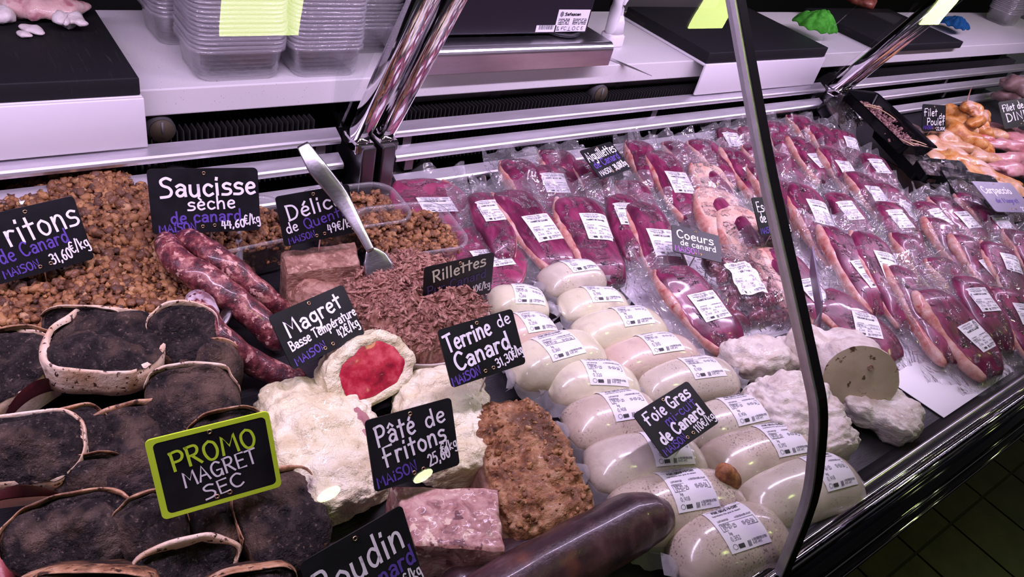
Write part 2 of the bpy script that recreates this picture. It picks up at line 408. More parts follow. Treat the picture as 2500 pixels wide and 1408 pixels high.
def extrude_profile(prof, x0, x1, closed=True):
    """profile of (y,z) extruded along X"""
    n = len(prof); V = [(x0, y, z) for y, z in prof] + [(x1, y, z) for y, z in prof]
    F = [(j, (j + 1) % n, n + (j + 1) % n, n + j) for j in range(n if closed else n - 1)]
    if closed: F += [tuple(range(n))[::-1], tuple(range(n, 2 * n))]
    return V, F
def catmull(pts, sub=6):
    pts = [Vector(p) for p in pts]
    if len(pts) < 3: return pts
    out = []
    for i in range(len(pts) - 1):
        p0 = pts[max(i - 1, 0)]; p1 = pts[i]; p2 = pts[i + 1]; p3 = pts[min(i + 2, len(pts) - 1)]
        for k in range(sub):
            t = k / sub
            out.append(.5 * ((2 * p1) + (p2 - p0) * t + (2 * p0 - 5 * p1 + 4 * p2 - p3) * t * t + (3 * p1 - p0 - 3 * p2 + p3) * t ** 3))
    out.append(pts[-1]); return out
def sweep(path, rad, n=12, flat=1.0, nz=0.0, nscale=30.0, sub=6, seed=0.0, up=Vector((0, 0, 1)), ends=True):
    """tube along path; rad is a radius or list per control point; flat squashes vertically"""
    P_ = catmull(path, sub); m = len(P_)
    if not hasattr(rad, '__len__'): rad = [rad] * len(path)
    R_ = np.interp(np.linspace(0, 1, m), np.linspace(0, 1, len(rad)), rad)
    rings = []
    for i, p in enumerate(P_):
        t = (P_[min(i + 1, m - 1)] - P_[max(i - 1, 0)]).normalized()
        s = t.cross(up); s = s.normalized() if s.length > 1e-4 else Vector((1, 0, 0)); w = s.cross(t)
        ring = []
        for j in range(n):
            a = 2 * math.pi * j / n; r = R_[i]
            q = p + s * (math.cos(a) * r) + w * (math.sin(a) * r * flat)
            if nz:
                k = noise.noise(q * nscale + Vector((seed * 7.1, seed * 3.3, seed))) * nz
                q = p + (q - p) * (1 + k)
            ring.append(tuple(q))
        rings.append(ring)
    if ends:
        t0 = (P_[0] - P_[1]).normalized(); t1 = (P_[-1] - P_[-2]).normalized()
        pre, post = [], []
        for f, g in ((.55, .75), (.9, .35)):
            pre.insert(0, [tuple(P_[0] + (Vector(q) - P_[0]) * g * 1.0 + t0 * R_[0] * f * .9) for q in rings[0]])
            post.append([tuple(P_[-1] + (Vector(q) - P_[-1]) * g + t1 * R_[-1] * f * .9) for q in rings[-1]])
        rings = pre + rings + post
    return loft(rings)
def blob(a, b, c, nu=16, nv=22, nz=.18, nscale=18.0, seed=0.0, flat_bottom=.35, pw=1.0, taper=0.0, bend=0.0, fine=0.0):
    """lumpy ellipsoid resting on z=0 (radii a,b,c)"""
    V = []
    def fn(u, v):
        th = math.pi * u; ph = 2 * math.pi * v
        x = math.sin(th) ** pw * math.cos(ph); y = -math.cos(th); z = math.sin(th) ** pw * math.sin(ph)
        q = Vector((x * a * (1 + taper * y), y * b, z * c * (1 + taper * .6 * y)))
        k = 1 + nz * noise.noise(q * nscale + Vector((seed * 5.3, seed * 2.1, seed * 9.7)))
        if fine: k += fine * noise.noise(q * nscale * 4 + Vector((seed, seed * 3, 1)))
        q *= k; q.x += bend * (y * y)
        if q.z < -c * flat_bottom: q.z = -c * flat_bottom
        return (q.x, q.y, q.z + c * flat_bottom)
    return grid(fn, nu, nv, closed_v=True, cap=True)
def rounded_rect(w, h, r, n=4):
    out = []
    for cx, cy, a0 in ((w / 2 - r, h / 2 - r, 0), (-w / 2 + r, h / 2 - r, 90), (-w / 2 + r, -h / 2 + r, 180), (w / 2 - r, -h / 2 + r, 270)):
        for k in range(n + 1):
            a = math.radians(a0 + 90 * k / n); out.append((cx + r * math.cos(a), cy + r * math.sin(a)))
    return out
def loft_rr(levels, n=4):
    """levels: (w, h, r, z)"""
    return [[(x, y, z) for x, y in rounded_rect(w, h, r, n)] for w, h, r, z in levels]
def copy_thing(root, M, label=None, group=None):
    r = root.copy(); COL.objects.link(r); r.matrix_world = M
    if label: r['label'] = label
    if group: r['group'] = group
    for ch in root.children:
        c = ch.copy(); COL.objects.link(c); c.parent = r
        for g in ch.children:
            d = g.copy(); COL.objects.link(d); d.parent = c
    return r
# ---------------------------------------------------------------- the setting
def struct(name, geo, mat, parent=None, smooth=False):
    o = obj(name, geo, mat, parent, smooth=smooth)
    if parent is None: o['kind'] = 'structure'
    return o
fl = struct('floor', box(-2.5, 7, -4.5, 3.5, -.06, -.006), 'grout')
TS = .205
tile_me = mesh('tile', *box(-TS / 2 + .004, TS / 2 - .004, -TS / 2 + .004, TS / 2 - .004, -.006, 0), 'tile', False)
for i in range(16):
    for j in range(5):
        link('tile', tile_me, fl, at((.9 + i * TS + .03, -.62 + j * TS + .02, 0)))
struct('wall_back', box(-2.5, 7, 2.5, 2.56, 0, 3.1), 'wall_dark')
struct('ceiling', box(-2.5, 7, -4.5, 2.56, 3.1, 3.15), 'wall_dark')
for k, x in enumerate((.86, 3.02, 5.26)):        # row of square yellowish ceiling panels over the counter front
    c = thing('ceiling_lamp', 'square yellowish ceiling panel lamp in the row above the counter', 'lamp', at((x, -.54, 3.05)), 'ceiling panel lamps')
    obj('housing', box(-.16, .16, -.16, .16, .004, .05), 'case_body', c, smooth=False); obj('diffuser', box(-.125, .125, -.125, .125, -.004, .004), 'ceiling_lamp_glow', c, smooth=False)
for x, y in ((1.33, -3.2), (2.01, -3.45)):
    c = thing('ceiling_spot', 'small round ceiling spotlight farther into the shop', 'lamp', at((x, y, 3.05)), 'round ceiling spotlights')
    n_ = 24; ringc = lambda r, z: [(r * math.cos(2 * math.pi * k / n_), r * math.sin(2 * math.pi * k / n_), z) for k in range(n_)]
    obj('can', loft([ringc(.09, .0), ringc(.09, .05)]), 'case_body', c, smooth=False); obj('lens', loft([ringc(.07, -.006), ringc(.07, -.001)]), 'spot_glow', c, smooth=False)

# profile of the raked front glass, (y, z), from the front rail up to the lamp
KG = .575 / .6
GP = [(.114, .870), (.133, .966), (.155, 1.022), (.175, 1.060), (.201, 1.090), (.255, 1.148), (.322, 1.219), (.373, 1.277), (.434, 1.349)]
GPROF = [(y * KG, 1.5 + (z - 1.5) * KG) for y, z in GP]
GPROF = [(v.y, v.z) for v in catmull([(0, y, z) for y, z in GPROF], 4)]
_t = Vector((GPROF[-1][0] - GPROF[-9][0], GPROF[-1][1] - GPROF[-9][1])).normalized()
GPROF.append((GPROF[-1][0] + _t.x * .235, GPROF[-1][1] + _t.y * .235))
def ribbon(prof, x0, x1, th):
    """a sheet of thickness th following a (y,z) profile, extruded along X"""
    n = len(prof); nor = []
    for i in range(n):
        a, b = prof[max(i - 1, 0)], prof[min(i + 1, n - 1)]
        d = Vector((b[0] - a[0], b[1] - a[1])).normalized(); nor.append((d.y, -d.x))
    loop = [(p[0] + k[0] * th / 2, p[1] + k[1] * th / 2) for p, k in zip(prof, nor)] + \
           [(p[0] - k[0] * th / 2, p[1] - k[1] * th / 2) for p, k in reversed(list(zip(prof, nor)))]
    return extrude_profile(loop, x0, x1)
def arc(cy, cz, r, a0, a1, n=8):
    return [(cy + r * math.cos(math.radians(a0 + (a1 - a0) * k / n)), cz + r * math.sin(math.radians(a0 + (a1 - a0) * k / n))) for k in range(n + 1)]

RAILS = [(.952, .9445), (.936, .909), (.917, .866)]       # front fold (y, z) of each louvre
def rail_prof(y, z):
    return [(y + .022, z + .0095), (y + .003, z + .0022), (y, z), (y - .0012, z - .003), (y + .0005, z - .008), (y + .004, z - .0085), (y + .006, z - .004), (y + .022, z + .006)]
CASE_LABELS = ['refrigerated glass display case section holding the cooked and dried duck specialities',
               'refrigerated glass display case section holding the vacuum-packed duck breasts',
               'refrigerated glass display case section holding the raw chicken and turkey']
for i in range(3):
    x0, x1 = JOINTS[i] + .004, JOINTS[i + 1] - .004
    dc = thing('display_case', CASE_LABELS[i], 'display case', at(((x0 + x1) / 2, .5, 0)), 'display case sections')
    inv = dc.matrix_world.inverted()
    def part(name, geo, mat, smooth=False, parent=None):
        V = [inv @ Vector(v) for v in geo[0]]
        return obj(name, (V, geo[1]), mat, parent or dc, smooth=smooth)
    part('body', extrude_profile([(.085, .845), (.10, .835), (.27, .55), (.27, .08), (1.25, .08), (1.25, .835), (1.07, .835), (1.07, .80), (.93, .80), (.93, .835)], x0, x1), 'case_body')
    part('deck', extrude_profile([(.158, .838), (.158, .850), (.925, .850), (.925, .838)], x0, x1), 'slate_mat')
    part('back_panel', box(x0, x1, 1.06, 1.07, .80, .985), 'black_void')
    for (y, z) in RAILS:
        a = x0 + (.045 if i else 0); b = x1 - .040
        part('louvre_rail', extrude_profile(rail_prof(y, z), a, b), 'steel_bright')
        for xx in (a + .03, (a + b) / 2, b - .03):
            part('rail_bracket', box(xx - .008, xx + .008, y + .006, y + .05, z - .03, z - .004), 'dark_steel')
    fins = join(*[box(x, x + .0016, 1.0, 1.055, .855, .955) for x in np.arange(x0 + .06, x1 - .06, .0085)])
    f = part('evaporator_fins', fins, 'fin_metal'); f['kind'] = 'stuff'
    part('coolant_pipe', sweep([(x0 + .09, 1.03, .90), (x0 + .095, 1.03, .955), (x0 + .13, 1.03, .968), (x0 + .5, 1.03, .968), (x0 + .9, 1.03, .968)], .011, 10, sub=5), 'pipe_grey', True)
    for xx in (x0 + .28, x0 + .60):
        part('pipe_clip', sweep([(xx, 1.03, .968), (xx + .02, 1.03, .968)], .014, 10, sub=2), 'black_plastic', True)
    # end posts beside the joint
    for xx, w in ((x0 + .012, .024), (x1 - .014, .024)):
        part('end_post', box(xx - w / 2, xx + w / 2, .905, .96, .851, .95, .003), 'dark_steel')
    # front rail: gutter, glass foot bead, glossy band, lower bead
    part('gutter', extrude_profile([(.160, .850), (.150, .853), (.139, .868), (.132, .884), (.120, .890), (.108, .889), (.108, .84), (.160, .84)], x0, x1), 'black_plastic', True)
    part('gutter_trim', extrude_profile(arc(.1345, .8835, .0035, 0, 330, 8), x0, x1), 'steel', True)
    part('upper_bead', extrude_profile(arc(.1105, .891, .0055, 0, 330, 12), x0, x1), 'chrome', True)
    part('upper_bead_inner', extrude_profile(arc(.1205, .891, .0030, 0, 330, 10), x0, x1), 'chrome', True)
    part('rail_band', extrude_profile([(.107, .890), (.098, .886), (.090, .876), (.086, .862), (.086, .846), (.107, .846)], x0, x1), 'black_gloss', True)
    part('lower_bead', extrude_profile(arc(.0885, .865, .0032, 0, 330, 10), x0, x1), 'chrome', True)
    part('bumper', extrude_profile([(.090, .858), (.082, .852), (.078, .836), (.082, .818), (.094, .812), (.10, .858)], x0, x1), 'black_gloss', True)
    part('bumper_bead', extrude_profile(arc(.0800, .846, .0022, 0, 330, 10), x0, x1), 'chrome', True)
    # front glass pane with dark edge seal and bright polished strip at its end
    gx1 = {0: .575, 1: 1.935, 2: x1}[i]; gx0 = {0: x0, 1: .590, 2: 1.950}[i]
    pane = part('glass_pane', ([(x, y, z) for x in (gx0, gx1) for (y, z) in GPROF],
                               [(j, j + 1, len(GPROF) + j + 1, len(GPROF) + j) for j in range(len(GPROF) - 1)]), 'clear_glass', True)
    if i < 2:
        part('pane_edge_seal', ribbon(GPROF, gx1 + .001, gx1 + .0125, .011), 'black_void', False, pane)
        part('pane_edge_strip', ribbon(GPROF, gx1 - .0025, gx1 + .001, .009), 'steel_bright', False, pane)
    # raked support arms at both ends
    arm0, arm1 = Vector((0, .943, .951)), Vector((0, .606, 1.625))
    d = (arm1 - arm0).normalized(); s = Vector((0, d.z, -d.y))
    for xx in ([x1 - .017] if i == 0 else [x0 + .017, x1 - .017] if i == 1 else [x0 + .017]):
        rings = []
        for p in (arm0 - d * .012, arm0, arm1):
            rings.append([tuple(p + Vector((xx + .0145 * math.copysign(abs(math.cos(a)) ** .55, math.cos(a)), 0, 0)) + s * (.017 * math.copysign(abs(math.sin(a)) ** .55, math.sin(a))))
                          for a in [2 * math.pi * k / 20 for k in range(20)]])
        part('support_arm', loft(rings), 'chrome', True)
        part('arm_foot', box(xx - .016, xx + .016, .915, .965, .935, .953, .003), 'chrome')
    if i < 2:      # narrow glass divider behind the arm
        wd = .055 if i == 0 else .10
        q = [arm0 + s * .02, arm0 + s * (.02 + wd * .55), arm0 + s * (.02 + wd) + d * .06, arm1 + s * (.02 + wd), arm1 + s * .02]
        gv = [(x1 - .036 - t, p.y, p.z) for t in (0, .005) for p in q]
        part('divider_glass', (gv, [(0, 1, 2, 3, 4), (9, 8, 7, 6, 5)] + [(k, 5 + k, 5 + (k + 1) % 5, (k + 1) % 5) for k in range(5)]), 'clear_glass')
    part('lamp_housing', extrude_profile([(LAMP_Y - .03, LAMP_Z + .004), (LAMP_Y - .035, LAMP_Z + .02), (LAMP_Y + .0, LAMP_Z + .035), (LAMP_Y + .09, LAMP_Z + .03), (LAMP_Y + .06, LAMP_Z + .008)], x0, x1), 'steel')

for px, lab in (((395, 318), 'round cream pressure dial in the dark gap behind the left louvres'), ((1466, 230), 'round cream pressure dial in the dark gap under the cash device')):
    p = PY(*px, 1.0)
    dl = thing('pressure_dial', lab, 'dial', at(p), 'pressure dials behind the louvres')
    def disc(r, y0, y1, n=20): return loft([[(r * math.cos(2 * math.pi * k / n), y, r * math.sin(2 * math.pi * k / n)) for k in range(n)] for y in (y0, y1)])
    obj('dial_case', disc(.019, 0, .03), 'pipe_grey', dl); obj('dial_face', disc(.0165, -.003, 0), 'dial_cream', dl)
    obj('needle', box(-.0012, .0012, -.005, -.003, -.003, .014), 'print_grey', dl)

# ---------------------------------------------------------------- worktop and what stands on it
WT = 1.02
wt = obj('worktop', box(-1.2, 3.6, 1.0, 1.285, .981, WT, .002), 'worktop_stone', smooth=False)
tag(wt, 'white speckled stone worktop running along the back of the display case', 'worktop')
tag(obj('back_cabinet', join(box(-1.2, 3.6, 1.30, 1.36, .1, .99)), 'wall_dark'), 'dark cabinet front behind the white speckled worktop', 'cabinet')
gp = PY(1500, 13, 1.62); gq = PY(1742, 6, 1.62)
tag(obj('grey_panel', box(gp.x, gq.x, 1.60, 1.64, .9, 1.5), 'wall_grey'), 'plain grey panel standing behind the worktop', 'panel')

def support_and_board(xl, xr, y0, y1, lab_b, lab_s, lip=.0645):
    s = thing('board_support', lab_s, 'board support', at(((xl + xr) / 2, 1.0, WT)), 'white board supports')
    w = (xr - xl) / 2
    obj('top_plate', box(-w, w, -.030, .27, 0, .006, .002), 'white_plastic', s)
    obj('front_lip', box(-w, w, -.036, -.030, -lip, .006, .0015), 'white_plastic', s)
    b = obj('cutting_board', box(-w + .002, w - .002, y0 - y1, 0, 0, .024, .002), 'chopping_black', None, at(((xl + xr) / 2, y1, WT + .0065)))
    tag(b, lab_b, 'cutting board'); return b
BT = WT + .0305
support_and_board(-.42, .216, .972, 1.215, 'thick black cutting board with raw fat scraps on it', 'white board support with hanging front lip under the board with raw fat scraps')
support_and_board(1.333, 1.792, .968, 1.235, 'thick black cutting board next to the green cloth', 'white board support with hanging front lip under the board next to the green cloth')
b3 = obj('cutting_board', box(2.10, 2.575, .985, 1.26, WT + .0005, WT + .022, .003), 'chopping_black'); tag(b3, 'black cutting board holding dried ham and the blue cloth', 'cutting board')

# raw scraps on the left board
def on(px, py, z): return P(px, py, z)
def scrap(pts, rad, flat, mat, name, lab, cat, grp=None, nz=.5, ns=60, z=BT, seed=1.0, n=14):
    pw = [P(x, y, z) for x, y in pts]; c = sum(pw, Vector()) / len(pw); c.z = z
    rm = max(rad) * flat * .8
    g = sweep([p - c + Vector((0, 0, rm)) for p in pw], rad, n, flat, nz, ns, seed=seed)
    zmin = min(v[2] for v in g[0]); g = ([(v[0], v[1], v[2] - zmin) for v in g[0]], g[1])
    o = obj(name, g, mat, None, at(c)); return tag(o, lab, cat, grp)
scrap([(40, 38), (90, 45), (140, 48), (190, 46), (215, 42)], [.022, .026, .022, .016, .007], .62, 'raw_scrap', 'meat_scrap', 'long pink and white raw meat trimming on the black board', 'meat', seed=2)
scrap([(-6, 60), (12, 55), (28, 48)], [.016, .018, .008], .6, 'raw_fat', 'fat_scrap', 'white raw fat lump at the edge of the black board', 'fat', 'raw fat scraps on the black board', seed=3)
scrap([(58, 72), (80, 80), (100, 88)], [.006, .010, .006], .5, 'raw_fat', 'fat_scrap', 'thin smeared strip of raw fat below the long meat trimming', 'fat', 'raw fat scraps on the black board', seed=4)
scrap([(52, 88), (62, 92), (74, 95)], [.006, .008, .004], .5, 'raw_fat', 'fat_scrap', 'smallest shred of raw fat on the black board', 'fat', 'raw fat scraps on the black board', seed=5)
scrap([(155, 78), (170, 76), (188, 80), (210, 86)], [.013, .018, .013, .006], .6, 'raw_fat', 'fat_scrap', 'crumpled white fat lump lying apart on the black board', 'fat', 'raw fat scraps on the black board', nz=.9, seed=6)

# nested clear containers
def tub_geo(w=.128, d=.098, h=.048):
    rings = [[(x, y, z) for x, y in rounded_rect(ww, dd, r, 5)] for ww, dd, r, z in
             ((w * .74, d * .70, .012, .0016), (w * .80, d * .76, .016, 0), (w * .86, d * .84, .018, .006), (w * .90, d * .88, .019, h * .55), (w * .93, d * .915, .02, h - .004),
              (w * .94, d * .925, .02, h), (w, d, .024, h + .0006), (w * 1.004, d * 1.004, .024, h - .004))]
    V, F = loft(rings, cap=False); F.append(tuple(range(len(rings[0])))[::-1]); return V, F
tub_me = mesh('clear_container', *tub_geo(), 'tub_plastic')
def set_attr(me, name, vals):
    a_ = me.attributes.new(name, 'FLOAT', 'POINT'); a_.data.foreach_set('value', np.asarray(vals, np.float32))
set_attr(tub_me, 'milk', [.30 if v.co.z > .0475 else (.10 if v.co.z > .0430 else .02) for v in tub_me.vertices])
def stack(px, py, n, rz, lab, grp, jit=.0012, pitch=.0062, seed=0, z=WT, sc_=1.0):
    rnd = random.Random(seed); p = P(px, py, z)
    for k in range(n):
        o = link('clear_container', tub_me, None, at((p.x + rnd.uniform(-jit, jit), p.y + rnd.uniform(-jit, jit), z + .0005 + k * pitch), rz + rnd.uniform(-.015, .015)) @ Matrix.Diagonal((sc_, sc_, 1, 1)))
        tag(o, lab, 'container', grp)
stack(565, 168, 34, .0, 'clear plastic container nested in the tall stack nearest the worktop edge', 'containers in the tall front stack', seed=1, sc_=1.08)
stack(775, 165, 34, .0, 'clear plastic container nested in the stack between the tall stack and the chrome arm', 'containers in the stack by the chrome arm', seed=2, sc_=.93)
stack(462, 85, 30, .05, 'clear plastic container nested in the stack behind the tall front stack', 'containers in the stack behind the tall one', seed=3)
stack(880, 110, 28, .0, 'clear plastic container nested in the stack seen through the glass divider', 'containers in the stack behind the glass divider', seed=4, sc_=.9)
stack(2440, 55, 26, .0, 'clear plastic container nested in the stack beyond the blue cloth', 'containers in the stack beyond the blue cloth', seed=5)

# stainless scale platform and black cash device
a = PY(1010, 182, .985); b_ = PY(1474, 148, .985)
pl = thing('scale_platform', 'brushed stainless steel scale platform under the black cash device', 'scale', at(((a.x + b_.x) / 2, 1.0, WT)))
hw = (b_.x - a.x) / 2
prof = [(-.030, .014)] + arc(-.018, .044, .013, 180, 90, 6) + [(.22, .057), (.22, .014)]
obj('platform', extrude_profile(prof, -hw, hw), 'steel', pl, smooth=False)
for sx in (-1, 1):
    for yy in (.01, .19):
        obj('foot', box(sx * (hw - .05) - .015, sx * (hw - .05) + .015, yy, yy + .02, 0, .014), 'black_plastic', pl)
dz = WT + .0575
d0 = PY(1037, 116, 1.005); d1 = PY(1427, 98, 1.005)
dv = thing('cash_device', 'black box-shaped cash device with white rating label standing on the steel platform', 'machine', at(((d0.x + d1.x) / 2, 1.005, dz)))
dw = (d1.x - d0.x) / 2; zb = max(.006, (d0.z + d1.z) / 2 - dz)
obj('housing', box(-dw, dw, 0, .19, zb, zb + .26, .004), 'device_black', dv, smooth=False)
for sx in (-.9, -.3, .3, .9):
    obj('foot', sweep([(sx * dw * .95, .02, 0), (sx * dw * .95, .02, zb + .001)], .006, 8, sub=1, ends=False), 'black_plastic', dv)
obj('power_cable', sweep([(dw * .45, .04, .0045), (dw * .6, .0, .0045), (dw * .8, -.006, .0045), (dw * .93, .01, .0045), (dw * .95, .03, .0045)], .004, 8, sub=5), 'black_plastic', dv)
obj('cable_loop', sweep([(-dw - .004 + .012 * math.cos(t), -.01, .014 + .012 * math.sin(t)) for t in np.linspace(-1.6, 1.3, 7)], .0022, 8, sub=4), 'cable_white', dv)
DEV = (dv, dw, zb)
# white plastic stand beside the device
sp = P(1490, 108, WT)
st = thing('plastic_stand', 'white plastic stand with curved arm beside the black cash device', 'stand', at(sp, .1))
obj('base', loft(loft_rr([(.050, .036, .012, 0), (.052, .038, .013, .004), (.050, .036, .012, .022), (.040, .030, .010, .026)])), 'white_plastic', st)
obj('shoulder', loft(loft_rr([(.040, .030, .010, .025), (.032, .024, .008, .05), (.020, .018, .006, .062)])), 'white_plastic', st)
obj('column', sweep([(-.012, 0, .03), (-.016, 0, .10), (-.012, 0, .22)], [.013, .012, .012], 12, sub=4), 'white_plastic', st)
obj('arm', sweep([(.010, 0, .05), (.002, 0, .085), (.018, 0, .115), (.04, 0, .135), (.05, 0, .18)], [.006, .007, .012, .012, .010], 10, .5, sub=5), 'white_plastic', st)
# knife lying on the worktop with the tip past the edge
ka, kb = P(1475, 141, WT + .001), P(1592, 186, WT + .001)
kd = (kb - ka); kl = kd.length; kr = math.atan2(kd.y, kd.x)
kn = thing('knife', 'long thin knife blade lying on the worktop beside the steel platform', 'knife', at(ka, kr))
obj('blade', ([(0, .0, 0), (kl, 0, 0), (kl * .6, .009, 0), (0, .016, 0), (0, 0, .0016), (kl, 0, .0008), (kl * .6, .009, .0004), (0, .016, .0004)],
              [(3, 2, 1, 0), (4, 5, 6, 7), (0, 1, 5, 4), (1, 2, 6, 5), (2, 3, 7, 6), (3, 0, 4, 7)]), 'steel', kn, smooth=False)
obj('handle', box(-.11, 0.002, 0, .016, 0, .012, .004), 'black_plastic', kn)

# cloths
def cloth(px, py, z, a, b, h, mat, lab, seed, rz=0, tail=1.0):
    c = P(px, py, z)
    def fn(u, v):
        r = u; th = 2 * math.pi * v
        wob = 1 + .22 * noise.noise(Vector((math.cos(th) * 1.6, math.sin(th) * 1.6, seed)))
        if math.cos(th - 5.6) > .6: wob *= 1 + .28 * tail * (math.cos(th - 5.6) - .6) / .4
        x = a * r * math.cos(th) * wob; y = b * r * math.sin(th) * wob
        f = noise.noise(Vector((x * 22, y * 22, seed * 3))) * .35 + abs(noise.noise(Vector((x * 45, y * 45, seed)))) * .3
        zz = h * (1 - r ** 2.4) * (1 + f) + .006 * abs(math.sin(th * 5 + seed)) * r
        return (x, y, max(zz, .001))
    o = obj('cloth', grid(fn, 26, 60, closed_v=True), mat, None, at(c, rz))
    mod = o.modifiers.new('thick', 'SOLIDIFY'); mod.thickness = .003; mod.offset = 1
    return tag(o, lab, 'cloth')
cloth(1985, 66, WT + .031, .055, .052, .040, 'green_terry', 'crumpled bright green terry cloth on the black cutting board', 2.0, .2)
cloth(2328, 62, WT + .023, .060, .045, .028, 'blue_terry', 'dark blue terry cloth heaped on the far cutting board', 5.0, .4)
def rest(name, geo, mat, M, lab, cat, grp=None):
    return tag(obj(name, geo, mat, None, M), lab, cat, grp)
rest('dried_ham', blob(.07, .05, .03, 20, 26, .3, 22, 4.0, fine=.08), 'ham_rind', at(P(2100, 8, WT + .022), .4), 'dark red dried ham piece on the far cutting board', 'ham')
rest('chicken_scrap', blob(.022, .016, .012, 14, 18, .5, 60, 7.0), 'chicken_skin', at(P(2235, 50, WT + .022), .4), 'small orange chicken scrap beside the blue cloth', 'chicken')
